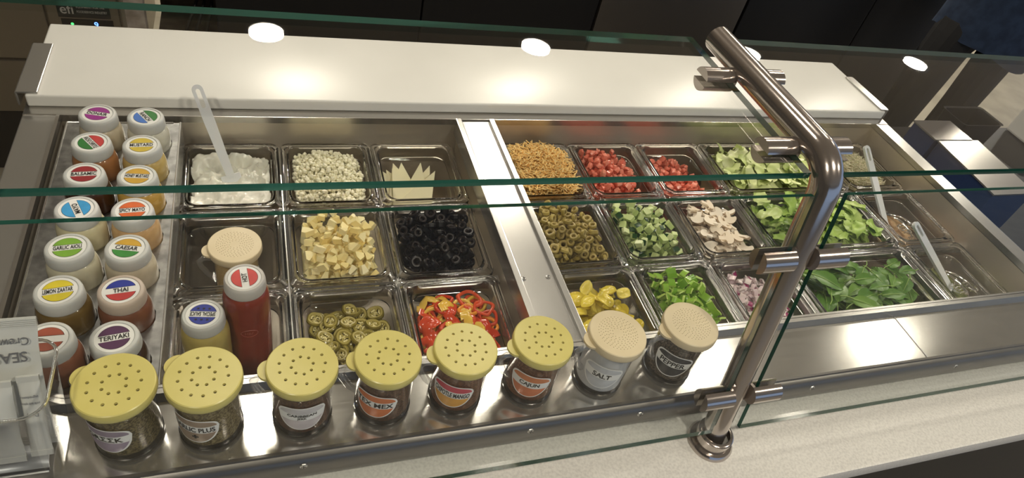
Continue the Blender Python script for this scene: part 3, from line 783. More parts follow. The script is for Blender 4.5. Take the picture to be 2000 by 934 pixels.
ms = [mk(gpep(random.uniform(.012, .020), random.uniform(.010, .015)), [GPO, GPI], 30) for k in range(6)] + [mk(gpep(.03, .011), [GPO, GPI], 30)]
h = Heap(c_gpep, 1, -.030, .018, sx=-.012, sy=.004, seed=21); h.filler('green_pepper_heap', GPO, 'diced green pepper packed under the top layer')
h.drop(170, .008, .0055, placer('green_pepper_piece', ms, 'curved green bell pepper piece with paler inside', 'pepper', 'green pepper pieces', 1.3))
# diced red onion
ONW = varied('onion_white', [(0, (.62, .45, .50)), (.6, (.74, .64, .64)), (1, (.80, .74, .70))], .25, 60, .4, sss=.15); ONP = mat('onion_purple', (.25, .02, .10), .25)
ms = []
for k in range(6):
    g = gpep(random.uniform(.009, .014), random.uniform(.007, .011)); ms.append(mk((g[0], g[1], [1 if (q == 0 and k % 3 == 0) else 0 for q in g[2]]), [ONW, ONP], 30))
h = Heap(c_onion, 1, -.038, .012, sx=-.014, sy=-.004, seed=22); h.filler('onion_heap', ONW, 'diced red onion packed under the top layer')
h.drop(200, .0065, .0045, placer('red_onion_piece', ms, 'small pink and purple red onion piece', 'onion', 'red onion pieces', 1.2))
# lettuces and spinach
def leafmat(name, c0, c1, c2, rib, rough=.35, nscale=35.):
    m = varied(name, [(0, c0), (.5, c1), (1, c2)], rough, nscale, .55)
    b = bsdf(m); b.inputs['Transmission Weight'].default_value = 0.
    return m
def leafpatch(L, Wd, nl, nw, crump, freq, seed, outline):
    V, F = [], []
    for i in range(nl + 1):
        t = i / nl; w = outline(t) * Wd
        for j in range(nw + 1):
            s = 2 * j / nw - 1
            x = L * (t - .5); y = w * s
            ed = abs(s) ** 2
            n1 = noise.noise(Vector((x * freq, y * freq, seed))); n2 = noise.noise(Vector((x * freq * 2.3, y * freq * 2.3, seed + 9)))
            z = crump * (n1 + .5 * n2) * (.4 + ed)
            V.append((x + crump * .4 * n2, y + crump * .5 * n1, z))
    n = nw + 1
    for i in range(nl):
        for j in range(nw): F.append((i * n + j, (i + 1) * n + j, (i + 1) * n + j + 1, i * n + j + 1))
    k = len(V); V2 = [(x, y, z - .0006) for x, y, z in V]      # real leaf thickness
    F2 = [tuple(q + k for q in reversed(f)) for f in F]
    rim = [i * n for i in range(nl + 1)] + [nl * n + j for j in range(1, n)] + [i * n + nw for i in range(nl - 1, -1, -1)] + list(range(nw - 1, 0, -1))
    S = [(rim[(q + 1) % len(rim)], rim[q], rim[q] + k, rim[(q + 1) % len(rim)] + k) for q in range(len(rim))]
    return V + V2, F + F2 + S
rag = lambda t: .55 + .45 * math.sin(PI * min(max(t, .08), .92)) 
LET = leafmat('iceberg', (.44, .60, .14), (.72, .80, .36), (.92, .92, .68), 0)
ROM = leafmat('romaine', (.16, .34, .04), (.40, .56, .12), (.76, .82, .42), 0)
SPI = varied('spinach', [(0, (.05, .13, .02)), (.5, (.10, .22, .035)), (1, (.18, .31, .06))], .32, 45, .5)
SPS = mat('spinach_stem', (.26, .40, .10), .4)
ms = [mk(leafpatch(random.uniform(.030, .055), random.uniform(.007, .016), 8, 4, .009, 45, 3.1 * k, rag), [LET], 60) for k in range(9)]
h = Heap(c_lett, 2, -.012, .022, sx=-.006, seed=23, lump=.012); h.filler('lettuce_heap', LET, 'shredded lettuce packed under the top layer', .008)
h.drop(230, .015, .006, placer('lettuce_shred', ms, 'pale green crinkled lettuce shred', 'lettuce', 'lettuce shreds', .85), q=.88)
ms = [mk(leafpatch(random.uniform(.034, .054), random.uniform(.012, .021), 10, 8, .012, 48, 5.3 * k, rag), [ROM], 60) for k in range(9)]
h = Heap(c_rom, 2, -.024, .022, sx=-.010, seed=24, lump=.012); h.filler('leaf_lettuce_heap', ROM, 'chopped leaf lettuce packed under the top layer', .010)
h.drop(160, .019, .008, placer('lettuce_leaf_piece', ms, 'crumpled bright green lettuce leaf piece', 'lettuce', 'chopped lettuce leaf pieces', .42), q=.985, settle=.0003)
def spinach(k):
    L = random.uniform(.055, .078); Wd = L * random.uniform(.24, .32)
    out = lambda t: max(.04, math.sin(PI * min(1, t * .97 + .02) ** .75) ** .8)
    g = leafpatch(L, Wd, 10, 6, .005, 30, 2.7 * k, out)
    bend = random.uniform(2, 5)
    V = [(x, y, z + abs(y) * .25 - bend * x * x) for x, y, z in g[0]]
    st = tube([(-L * .5 - L * .45 * t, .003 * math.sin(3 * t + k), -bend * (L * .5 + L * .45 * t) ** 2 * .8 + .0008) for t in (0, .25, .5, .75, 1)], [.0015, .0014, .0013, .0012, .0011], 6)
    rb = tube([(L * (t - .5), 0, -bend * (L * (t - .5)) ** 2 + .0008) for t in (0, .3, .6, .9)], [.0013, .001, .0007, .0003], 5)
    return join((V, g[1], [0] * len(g[1])), setmat(st, 1), setmat(rb, 1))
ms = [mk(spinach(k), [SPI, SPS], 60) for k in range(9)]
h = Heap(c_spin, 2, -.040, .026, sx=-.014, seed=25, lump=.010); h.filler('spinach_heap', SPI, 'spinach leaves packed under the top layer', .010)
h.drop(95, .024, .007, placer('spinach_leaf', ms, 'dark green spinach leaf with a thin stem', 'spinach', 'spinach leaves', .22, scale=(.75, 1.0)), q=.995, settle=.0003)

for h in HEAPS: h.run()

# ------------------------------------------------------------------ bottle rack with two rows of sauce bottles
RX = [-.102, -.036]; RYS = [-.058 - .0722 * k for k in range(7)]
holes = [circle(x, y - (.004 if x == RX[1] else 0), .0318, 28) for y in RYS for x in RX]
rack = empty('bottle_rack', (-.077, -.265, -.16)); tag(rack, 'grey metal bottle rack with round holes at the end of the well', 'rack')
RM = Matrix.Translation((.077, .265, .16))
g = plate_with_holes([(-.161, -.531), (.006, -.531), (.006, -.004), (-.161, -.004)], holes, .044, .010)
o = link('top_plate', g, GALV, rack); o.matrix_parent_inverse = RM
for nm, b in (('side_fold', (.004, .007, -.531, -.004, .003, .0465)), ('side_fold', (-.162, -.1595, -.531, -.004, -.16, .0455)), ('end_fold', (-.161, -.005, -.0055, -.003, -.16, .0455)), ('end_fold', (-.161, -.005, -.532, -.5295, -.16, .0455)), ('bottom_plate', (-.160, -.005, -.531, -.004, -.1025, -.1000))):
    o = link(nm, bbox(*b, .0008, 1), STEEL_Y, rack); o.matrix_parent_inverse = RM

def cap_label(parent, z, R, c_top, c_bot, text, rot, band=.30, stars=False):
    """printed disc: white ground, coloured segments above and below a white band with the name"""
    L = empty('cap_label', (0, 0, z)); L.parent = parent; L.rotation_euler = (0, 0, rot)
    link('ground', ([(x, y, .0002) for x, y in circle(0, 0, R, 40)], [tuple(range(40))]), WHITE, L)
    r = R * .80
    for sgn, c in ((1, c_top), (-1, c_bot)):
        a0 = math.asin(band); P = [(r * math.cos(a), sgn * r * math.sin(a), .0005) for a in [a0 + (PI - 2 * a0) * k / 20 for k in range(21)]]
        link('colour_field', (P, [tuple(range(21)) if sgn > 0 else tuple(range(20, -1, -1))]), c, L)
        rim = [(r * 1.03 * math.cos(a), sgn * r * 1.03 * math.sin(a), .00035) for a in [a0 * .9 + (PI - 1.8 * a0) * k / 20 for k in range(21)]]
        link('colour_outline', (rim, [tuple(range(21)) if sgn > 0 else tuple(range(20, -1, -1))]), OUTL, L)
        if stars:
            for sx in (-.42, 0, .42):
                st = [(sx * r + r * (.15 if k % 2 == 0 else .065) * math.sin(PI * k / 5), sgn * r * .56 + r * (.15 if k % 2 == 0 else .065) * math.cos(PI * k / 5), .0007) for k in range(10)]
                link('star', (st, [tuple(range(9, -1, -1))]), BLACKP, L)
    if text:
        v, f = text_geo(text, R * 1.5, R * .33, .022, .8); link('lettering', ([(a, b, .0008) for a, b, _ in v], f), BLACKP, L)
    return L
OUTL = mat('print_outline', (.05, .04, .05), .5)
PRT = {}
def pc(c):
    if c not in PRT: PRT[c] = noisy('print_ink', c, tuple(q * .85 for q in c), 60, .4)
    return PRT[c]
BODYME = {}
def sauce_mat(c): 
    m = noisy('sauce_in_bottle', c, tuple(q * .82 for q in c), 40, .22, sss=.15, coat=.4); return m
def bottle(x, y, ztop, col, c1, c2, text, rot, label, tall=.20, R=.0305, stars=False, tint=None, tilt=(0, 0), group='sauce bottles in the rack'):
    b = empty('sauce_bottle', (x, y, ztop - tall)); tag(b, label, 'sauce bottle', group); b.rotation_euler = (tilt[0], tilt[1], 0)
    T = tall
    link('body', lathe([(.001, 0), (R * .85, .0), (R * .95, .0015), (R, .005), (R, T - .040), (R * .985, T - .031), (R * .93, T - .0245), (R * .86, T - .0205), (R * .80, T - .019)], 36), sauce_mat(col), b, 60)
    link('shoulder_ring', lathe([(R * .80, T - .0195), (R * .86, T - .0185), (R * .82, T - .0165)], 36), FROST, b, 60)
    cm = FROST if tint is None else mat('frosted_cap_tinted', tint, .42, sss=.25)
    link('cap', lathe([(R * .875, T - .0175), (R * .885, T - .016), (R * .865, T - .0055), (R * .84, T - .0018), (R * .79, T - .0002), (R * .70, T - .0003), (R * .685, T - .0012), (.001, T - .0012)], 40), cm, b, 50)
    cap_label(b, T - .0011, R * .675, pc(c1), pc(c2), text, rot, stars=stars)
MAG = (.36, .03, .30); GRN = (.03, .22, .04); RED = (.62, .05, .05); BLU = (.06, .20, .66); YEL = (.72, .54, .05); DRED = (.36, .02, .03); ORN = (.76, .15, .03); LGR = (.24, .48, .05); NAVY = (.02, .04, .36); PUR = (.10, .03, .10); SKY = (.06, .38, .76); GLD = (.72, .42, .04)
D = math.radians
rows = [((.62, .54, .40), MAG, MAG, 'DONAIR', D(-14), 'pale sauce bottle with a magenta cap label reading DONAIR'),
        ((.68, .66, .56), GRN, BLU, 'RANCH', D(-58), 'white sauce bottle with a blue and green cap label reading RANCH'),
        ((.40, .17, .06), RED, GRN, 'ANCHO CHIPOTLE', D(-56), 'rust brown sauce bottle with a red and green cap label reading ANCHO CHIPOTLE'),
        ((.62, .45, .16), YEL, YEL, 'MUSTARD', D(3), 'tan sauce bottle with a yellow cap label reading MUSTARD'),
        ((.055, .022, .012), DRED, DRED, 'BALSAMIC', D(3), 'dark brown sauce bottle with a dark red cap label reading BALSAMIC'),
        ((.56, .36, .09), GLD, GLD, 'HONEY MUSTARD', D(-5), 'golden sauce bottle with an amber cap label reading HONEY MUSTARD'),
        ((.72, .66, .44), SKY, SKY, 'MAYO', D(112), 'cream sauce bottle with a sky blue cap label'),
        ((.66, .42, .20), ORN, ORN, 'SPICY MAYO', D(4), 'peach sauce bottle with an orange cap label ending in MAYO'),
        ((.70, .66, .50), LGR, LGR, 'GARLIC AIOLI', D(6), 'off-white sauce bottle with a lime green cap label reading GARLIC AIOLI'),
        ((.64, .56, .42), GLD, (.05, .30, .05), 'CAESAR', D(-12), 'beige sauce bottle with a gold and green cap label reading CAESAR'),
        ((.16, .10, .025), (.80, .66, .04), (.80, .66, .04), 'LEMON ZAATAR', D(8), 'olive brown sauce bottle with a bright yellow cap label reading LEMON ZAATAR'),
        ((.20, .075, .04), NAVY, RED, 'THAI', D(6), 'reddish brown sauce bottle with a navy and red cap label reading THAI'),
        ((.30, .12, .07), (.42, .10, .06), (.42, .10, .06), '', D(0), 'sauce bottle with a brick red cap label half hidden by foil packets'),
        ((.045, .02, .015), PUR, PUR, 'TERIYAKI', D(8), 'very dark sauce bottle with a plum purple cap label reading TERIYAKI')]
for k, (col, c1, c2, tx, rot, lab) in enumerate(rows):
    x = RX[k % 2]; y = RYS[k // 2] + (-.004 if k % 2 else 0)
    tn = (.58, .49, .42) if tx in ('THAI',) else None
    bottle(x, y, .100 if k % 2 == 0 else .098, col, c1, c2, tx, rot, lab, .20 if k % 2 == 0 else .198, tint=tn)
bottle(.0565, -.4710, .098, (.50, .40, .13), NAVY, NAVY, 'SPECIAL SAUCE', D(172), 'squat yellowish sauce bottle with a blue starred cap label reading SPECIAL SAUCE', .1976, .0285, True, group='sauce bottles standing in a pan')
bottle(.1060, -.4424, .128, (.26, .045, .025), (.70, .06, .05), (.70, .06, .05), 'HOT', D(96), 'tall red sauce bottle with a red cap label reading HOT', .2276, .0285, group='sauce bottles standing in a pan', tint=(.62, .60, .57))

hot = [o for o in bpy.data.objects if o.name.startswith('sauce_bottle') and 'HOT' in o.get('label', '')][0]
azh = math.atan2(-1.05 + .4424, .137 - .1060); rh = .0287; zh = .2276 - .078
v, f = text_geo('HBF', .012, .005, .005, .9)
link('embossed_mark', ([(rh * math.cos(azh + p / rh), rh * math.sin(azh + p / rh), zh + q) for p, q, _ in v], f), mat('embossed_plastic', (.34, .08, .05), .3), hot)
link('embossed_oval', tube([(rh * math.cos(azh + .0105 * math.cos(t) / rh), rh * math.sin(azh + .0105 * math.cos(t) / rh), zh + .0065 * math.sin(t)) for t in [2 * PI * k / 28 for k in range(29)]], .00035, 5), mat('embossed_plastic', (.34, .08, .05), .3), hot)

# ------------------------------------------------------------------ spice shakers
def hole_lid(R, kind):
    hs = []
    if kind == 'big':
        for n, r, ph in ((8, .30, .2), (13, .63, .1)):
            for k in range(n): a = 2 * PI * k / n + ph; hs.append(circle(R * r * math.cos(a), R * r * math.sin(a), R * .047, 10))
    else:
        for q, r in enumerate((.20, .28, .36, .44, .52, .60, .67)):
            n = int(10 + q * 4.2)
            for k in range(n): a = 2 * PI * k / n + q * .37; hs.append(circle(R * r * math.cos(a), R * r * math.sin(a), R * .0155, 6))
    return plate_with_holes(circle(0, 0, R * .955, 48), hs, 0., .0035)
LIDS = {}
def shaker(x, y, z, lidmat, kind, spice, text, c1, c2, look, hang, label, two=None, full=.9, R=.0395, tc=None, tabang=PI):
    s = empty('spice_shaker', (x, y, z)); tag(s, label, 'spice shaker', 'spice shakers')
    Rb = .0335; Hh = .098
    link('jar', lathe([(Rb - .004, .001), (Rb, .002), (Rb + .0012, .005), (Rb, .009), (Rb, Hh - .012), (Rb + .001, Hh - .010)], 48), JAR, s, 40)
    link('base', lathe([(.001, .0), (Rb - .002, .0), (Rb + .001, .003), (Rb + .0012, .006), (Rb - .001, .0085), (.001, .0075)], 48), RIM, s, 40)
    link('spice', lathe([(.001, .0095), (Rb - .0022, .0095), (Rb - .0016, .012), (Rb - .0016, Hh * full - .008), (Rb - .003, Hh * full - .004), (.001, Hh * full - .002)], 40), spice, s, 40)
    hd = link('handle', tube([(-Rb + .001, 0, Hh - .022), (-Rb - .013, 0, Hh - .019), (-Rb - .0195, 0, Hh - .025), (-Rb - .018, 0, Hh - .035), (-Rb - .009, 0, Hh - .056), (-Rb + .001, 0, Hh - .068)], .0046, 10, True, (1., .75)), HAND, s, 60); hd.rotation_euler = (0, 0, hang - PI)
    if kind not in LIDS:
        g = hole_lid(R, kind); n = 48
        sk = lathe([(R * .955, 0), (R * .985, -.0008), (R, -.003), (R * 1.005, -.010), (R * .985, -.0125), (R * .96, -.0125)], n)
        tb = []
        for k in range(13):
            a = -PI / 2 + PI * k / 12; tb.append((-R * .93 - .011 * math.cos(a), .013 * math.sin(a)))
        LIDS[kind] = mk(join(g, sk, prism(tb[::-1], -.010, -.0065)), [lidmat], 40)
    ld = bpy.data.objects.new('lid', LIDS[kind]); COL.objects.link(ld); ld.parent = s; ld.location = (0, 0, Hh + .002); ld.rotation_euler = (0, 0, tabang - PI)
    # printed label wrapped on the jar: white ground with rounded bottom, coloured fields, name on a slanted band
    az = math.atan2(-1.05 - y, .137 - x) + look
    rl = Rb + .0006
    def wrap(pts, f, dr, m, nm, parent):
        V = [((rl + dr) * math.cos(az + px / rl), (rl + dr) * math.sin(az + px / rl), pz) for px, pz in pts]; return link(nm, (V, f), m, parent)
    wd = .0285; zc = Hh * .47
    top = lambda u: zc + .007 + .0115 * max(0., 1 - abs(u) ** 4) ** .5
    bot = lambda u: zc + .007 - .033 * max(0., 1 - abs(u) ** 2.4) ** .55
    us = [-1 + 2 * k / 28 for k in range(29)]
    def strip(lo, hi, dr, m, nm, parent, uu=us):
        P, F = [], []
        for u in uu: P += [(u * wd, lo(u)), (u * wd, max(hi(u), lo(u)))]
        for k in range(len(uu) - 1): F.append((2 * k, 2 * k + 2, 2 * k + 3, 2 * k + 1))
        return wrap(P, F, dr, m, nm, parent)
    lb = strip(bot, top, 0., WHITE, 'label', s)
    uu = [.90 * u for u in us]; bl, bh = (lambda u: zc - .0062 + .0015 * u * u), (lambda u: zc + .0062 + .0015 * u * u)
    strip(lambda u: bh(u), lambda u: top(u / .93) - .0016, .0002, pc(c1), 'label_field', lb, uu)
    strip(lambda u: bot(u / .93) + .0016, lambda u: max(bl(u), bot(u / .93) + .0016), .0002, pc(c2), 'label_field', lb, uu)
    lines = [text] if not two else [text, two]
    for q, t in enumerate(lines):
        hgt = .0092 if not two else .0050
        v, f = text_geo(t, wd * 1.66, hgt, .026, .95)
        dz = 0. if not two else (.0030 - .0060 * q)
        wrap([(a, zc + b + dz + .0015 * (a / wd) ** 2) for a, b, _ in v], f, .0004, tc or BLACKP, 'lettering', lb)
    if 'PLUS' in text:
        k = .0012; e = .0036; pl = [(k, k), (e, k), (e, -k), (k, -k), (k, -e), (-k, -e), (-k, -k), (-e, -k), (-e, k), (-k, k), (-k, e), (k, e)]
        wrap([(p + .002, zc - .0135 + q) for p, q in pl], [tuple(range(11, -1, -1))], .0005, BLACKP, 'plus_mark', lb)
    return s
def spice(name, a, b, scale=420): return noisy(name, a, b, scale, .8, .4, .6, detail=2.)
HERB = spice('herb_mix', (.06, .045, .015), (.22, .17, .07)); GARL = spice('garlic_mix', (.10, .07, .025), (.30, .24, .11)); BRN = spice('brown_mix', (.055, .022, .01), (.15, .07, .03)); BRN2 = spice('chili_mix', (.10, .035, .012), (.22, .09, .035))
SALT = mat('salt', (.60, .61, .62), .7); PEPP = spice('pepper_mix', (.02, .015, .01), (.16, .12, .08)); PARM = spice('parmesan', (.55, .38, .16), (.66, .50, .25))
ZD = H - .0097
SH = [(-.020, -.588, YLID, 'big', HERB, 'GRΣΣK', (.30, .24, .32), (.34, .27, .36), -.80, PI * .83, 'yellow-lidded shaker of green herbs with a lilac label ending in EEK', None),
      (.064, -.590, YLID, 'big', GARL, 'GARLIC PLUS', (.34, .25, .18), (.34, .25, .18), -.62, PI * .78, 'yellow-lidded shaker with a brown label reading GARLIC PLUS', None),
      (.165, -.590, YLID, 'big', BRN, 'CARIBBEAN', (.62, .60, .62), (.62, .56, .58), -.02, PI * .97, 'yellow-lidded shaker with a white and pink label reading CARIBBEAN JERK', 'JERK'),
      (.261, -.590, YLID, 'big', BRN, 'TEX MEX', (.66, .18, .05), (.66, .18, .05), -.28, PI * .97, 'yellow-lidded shaker with an orange label reading TEX MEX', None),
      (.355, -.590, YLID, 'big', BRN2, 'CHIPOTLE MANGO', (.62, .06, .10), (.78, .38, .06), -.10, PI, 'yellow-lidded shaker with a red and amber label reading CHIPOTLE MANGO', None),
      (.457, -.590, YLID, 'big', BRN2, 'CAJUN', (.66, .22, .08), (.66, .20, .08), .10, PI * 1.02, 'yellow-lidded shaker with a burnt orange label reading CAJUN', None),
      (.562, -.592, BLID, 'fine', SALT, 'SALT', (.60, .62, .66), (.60, .62, .66), .18, PI * 1.02, 'beige-lidded shaker of white salt with a pale label reading SALT', None),
      (.676, -.590, BLID, 'fine', PEPP, 'PEPPER', (.05, .05, .055), (.03, .03, .035), .18, PI * 1.02, 'beige-lidded shaker of ground pepper with a black label reading PEPPER', None)]
for x, y, lm, kd, sp, tx, c1, c2, lk_, hg, lab, two in SH:
    shaker(x, y, ZD, lm, kd, sp, tx, c1, c2, lk_, hg, lab, two, full=.9, tabang=hg)
shaker(.087, -.258, -.0985, BLID, 'fine', PARM, 'PARMESAN', (.62, .45, .14), (.62, .45, .14), .45, PI * 1.04, 'beige-lidded parmesan shaker standing in an otherwise empty pan', None, full=.85, tabang=PI * 1.04)

# ------------------------------------------------------------------ utensils
def utensil(name, tip, top, label, cat, wid=.0085, blade=None):
    """white bar handle with a slot near its rounded end; tip = lower end, top = upper end"""
    a, b = Vector(tip), Vector(top); u = empty(name, a); tag(u, label, cat, 'white handled utensils')
    ax = (b - a); L = ax.length; ax.normalize(); side = ax.cross(Vector((0, -.6, .8))).normalized(); nn = side.cross(ax)
    M = Matrix((side, ax, nn)).transposed().to_4x4()
    def bar():
        out = [(-wid * .75, 0), (wid * .75, 0), (wid, L * .6), (wid, L - wid)] + [(wid * math.cos(t), L - wid + wid * math.sin(t)) for t in [PI * k / 8 for k in range(1, 8)]] + [(-wid, L - wid), (-wid, L * .6)]
        sl = [(wid * .38 * math.cos(t), L - wid * 1.2 + wid * .4 * math.sin(t)) for t in [PI * k / 6 for k in range(7)]] + [(wid * .38 * math.cos(t), L - wid * 4 + wid * .4 * math.sin(t)) for t in [PI + PI * k / 6 for k in range(7)]]
        V2 = [Vector(p) for p in out + sl]; E = [(k, (k + 1) % len(out)) for k in range(len(out))] + [(len(out) + k, len(out) + (k + 1) % len(sl)) for k in range(len(sl))]
        vs, es, fs, *_ = delaunay_2d_cdt(V2, E, [], 0, 1e-7)
        def inp(p, poly):
            c = False
            for k in range(len(poly)):
                (x1, y1), (x2, y2) = poly[k], poly[k - 1]
                if (y1 > p[1]) != (y2 > p[1]) and p[0] < (x2 - x1) * (p[1] - y1) / (y2 - y1) + x1: c = not c
            return c
        F = []
        for f in fs:
            c = sum((vs[i] for i in f), Vector((0, 0))) / len(f)
            if not inp(c, out) or inp(c, sl): continue
            f = list(f)
            if (vs[f[1]] - vs[f[0]]).cross(vs[f[2]] - vs[f[0]]) < 0: f.reverse()
            F.append(tuple(f))
        n = len(vs); t = .0028
        V = [(p.x, p.y, t) for p in vs] + [(p.x, p.y, -t) for p in vs]; F2 = F + [tuple(n + i for i in reversed(f)) for f in F]
        for k in range(len(out)): a_, b_ = k, (k + 1) % len(out); F2.append((b_, a_, n + a_, n + b_))
        for k in range(len(sl)): a_, b_ = len(out) + k, len(out) + (k + 1) % len(sl); F2.append((a_, b_, n + b_, n + a_))
        return V, F2
    link('handle', xf(bar(), M), HANDLE, u)
    if blade == 'spatula': link('blade', xf(bbox(-.016, .016, -.055, .004, -.0016, .0016, .001), M), HANDLE, u)
    else:
        V, F = lathe([(.001, 0), (.010, .001), (.016, .004), (.019, .009)], 20); link('bowl', xf(([(x, y * 1.3 - .024, z - .006) for x, y, z in V], F), M), HANDLE, u, 60)
utensil('spatula', (.081, -.088, -.006), (.036, -.006, .122), 'white slotted-handle spatula standing in the creamy sauce', 'spatula', .0088, 'spatula')
utensil('serving_spoon', (1.441, -.2735, -.045), (1.425, -.108, .072), 'white handled spoon in the brown relish beside the sprouts', 'spoon', .0085)
utensil('serving_spoon', (1.471, -.4465, -.045), (1.352, -.358, .071), 'white handled spoon in the green relish beside the spinach', 'spoon', .0085)
def tongs(c, label):
    t = empty('serving_tongs', (c.x + .018, c.y - .006, -.052)); tag(t, label, 'tongs', 'clear tongs'); t.rotation_euler = (-.12, 0, .10); t.scale = (.82, .82, .82)
    for s in (-1, 1):
        link('arm', tube([(s * (.006 + .012 * k / 6), .062 - .018 * k, .022 + .016 * math.sin(k * .5)) for k in range(7)], .0055, 8, True, (.35, 1.)), RIM, t, 60)
        for k in range(5):
            link('tooth', tube([(s * .018 + (k - 2) * .0055, -.044, .024), (s * .018 + (k - 2) * .0062, -.054, .020), (s * .018 + (k - 2) * .0066, -.058, .010)], .0019, 6), RIM, t, 60)
        link('loop', tube([(s * .020 + .014 * math.cos(a), -.018 + .020 * math.sin(a), .030) for a in [2 * PI * k / 16 for k in range(17)]], .0022, 6), RIM, t, 60)
        for k in range(4): link('rib', tube([(s * .020 - .013, -.030 + .009 * k, .027), (s * .020, -.030 + .009 * k, .031), (s * .020 + .013, -.030 + .009 * k, .027)], .0016, 6), RIM, t, 60)
    link('hinge_bow', tube([(-.006, .062, .022), (-.004, .069, .024), (0, .071, .025), (.004, .069, .024), (.006, .062, .022)], .0045, 8), RIM, t, 60)
tongs(c_tg1, 'clear plastic tongs lying over the brown relish'); tongs(c_tg2, 'clear plastic tongs lying over the green relish')

# ------------------------------------------------------------------ clear tub of foil packets on the deck
tubo = empty('packet_tub', (-.150, -.5965, H - .010)); tag(tubo, 'clear plastic tub of foil packets on the steel deck', 'tub')
TBZ = .137
link('tub_shell', loft([rr_loop(.064, .032, .014, .0), rr_loop(.070, .0375, .016, .003), rr_loop(.084, .0445, .020, TBZ), rr_loop(.0855, .0455, .020, TBZ + .001), rr_loop(.0855, .0455, .020, TBZ - .004)], cap0=True), PAN, tubo, 50)
lp = rr_loop(.0847, .045, .020, TBZ); link('tub_rim', tube([Vector(p) for p in lp + lp[:1]], .0016, 8), RIM, tubo, 60)
FOIL = noisy('white_foil', (.60, .60, .57), (.70, .70, .67), 14, .30, bump=.3); FOIL2 = mat('grey_foil', (.40, .42, .46), .3, metal=.5); TXT = mat('packet_print', (.16, .16, .17), .5)
def packet(loc, rot, w, l, m, label, lines=(), puff=.012, emblem=False):
    p = empty('foil_packet', loc); p.rotation_euler = rot; tag(p, label, 'packet', 'foil packets in the tub')
    V, F = [], []; nx, ny = 12, 16
    for sgn in (1, -1):
        for i in range(nx + 1):
            for j in range(ny + 1):
                u, v = 2 * i / nx - 1, 2 * j / ny - 1; vv = max(0, 1 - (abs(v) / .84) ** 3)
                z = sgn * (puff * vv ** .6 * max(0, 1 - u ** 4) ** .6 + .0006) + .002 * noise.noise(Vector((u * 2.3, v * 2.7, loc[0] * 40))) * vv
                V.append((u * w / 2 * (1 - .05 * vv), v * l / 2, z))
    n = (nx + 1) * (ny + 1); I = lambda s, i, j: s * n + i * (ny + 1) + j
    for i in range(nx):
        for j in range(ny):
            F.append((I(0, i, j), I(0, i + 1, j), I(0, i + 1, j + 1), I(0, i, j + 1))); F.append((I(1, i, j + 1), I(1, i + 1, j + 1), I(1, i + 1, j), I(1, i, j)))
    for i in range(nx):
        for j, fl in ((0, 0), (ny, 1)):
            q = (I(0, i, j), I(1, i, j), I(1, i + 1, j), I(0, i + 1, j)); F.append(q if not fl else q[::-1])
    for j in range(ny):
        for i, fl in ((0, 1), (nx, 0)):
            q = (I(0, i, j), I(1, i, j), I(1, i, j + 1), I(0, i, j + 1)); F.append(q if not fl else q[::-1])
    link('sleeve', (V, F), m, p, 60)
    for e in (-1, 1):
        for k in range(5): link('seal_ridge', box(-w / 2, w / 2, e * l / 2 * (.87 + .026 * k) - .0007, e * l / 2 * (.87 + .026 * k) + .0007, -.0016, .0016), m, p)
    for t, yy, hh, ww, ox in lines:
        v, f = text_geo(t, ww, hh, .01, .9)
        if v: link('lettering', ([(-a + ox, -b + yy, puff * max(0, 1 - (abs((-b + yy) / (l / 2)) / .84) ** 3) ** .6 * max(0, 1 - (((-a + ox)) / (w / 2)) ** 4) ** .6 + .0030) for a, b, _ in v], f), TXT, p)
    if emblem:
        link('emblem', ([(x, y, puff + .0022) for x, y in circle(.012, -.010, .010, 24)], [tuple(range(24))]), mat('emblem_red', (.42, .05, .06), .4), p)
        link('emblem', ([(x, y, puff + .0020) for x, y in circle(.012, -.010, .0125, 24)], [tuple(range(24))]), mat('emblem_pink', (.62, .40, .38), .4), p)
packet((-.1405, -.5775, .140), (1.15, 0, 0), .123, .146, FOIL, 'white foil packet with upside-down writing, standing tallest in the tub', (('Crewmen', .050, .008, .05, .034), ('SEASON', .034, .011, .060, .026)), .0060, True)
packet((-.1345, -.6070, .119), (1.15, 0, 0), .063, .094, FOIL, 'puffed plain white foil packet standing in front in the tub', (), .0070)
packet((-.0905, -.6030, .119), (1.15, 0, 0), .019, .094, FOIL, 'narrow white packet with small print at the side of the tub', (('ingredients', .026, .0035, .016, 0), ('milk salt spices', .019, .0035, .016, 0), ('Dairy', .006, .005, .014, 0)), .004)
packet((-.150, -.5965, .0475), (0, 0, 0), .118, .058, FOIL2, 'grey ridged packet lying on the bottom of the tub', (), .0055)

# ------------------------------------------------------------------ staff side of the room
CAB = mat('black_cabinet', (.008, .008, .009), .4); SSD = steel('dark_door_steel', (.24, .22, .20), .34, (90, 90, 3)); TAN = steel('warm_equipment_steel', (.34, .30, .25), .34, (3, 60, 60))
def cabinet(name, x0, x1, y, label, m, z1=.12, split=None, d=.7):
    t = empty(name, ((x0 + x1) / 2, y + d / 2, FZ)); tag(t, label, 'cabinet'); TM = Matrix.Translation((-(x0 + x1) / 2, -(y + d / 2), -FZ))
    o = link('carcass', box(x0, x1, y + .02, y + d, FZ + .0, z1), CAB, t); o.matrix_parent_inverse = TM
    n = split or 1
    for k in range(n):
        a, b = x0 + (x1 - x0) * k / n, x0 + (x1 - x0) * (k + 1) / n
        o = link('door', bbox(a + .003, b - .003, y, y + .018, FZ + .1, z1 - .01, .002), m, t); o.matrix_parent_inverse = TM
        q = link('handle', tube([(b - .05, y, -.02), (b - .05, y - .03, -.02), (b - .05, y - .03, .09), (b - .05, y, .09)], .006, 8), CAB, t, 60); q.matrix_parent_inverse = TM
    return t
cabinet('back_cabinet', .02, 1.262, 1.0, 'plain black back cabinet between the cable niche and the steel door', CAB, split=2)
cabinet('steel_refrigerator', 1.268, 1.865, 1.0, 'undercounter refrigerator with a dull stainless steel door', SSD)
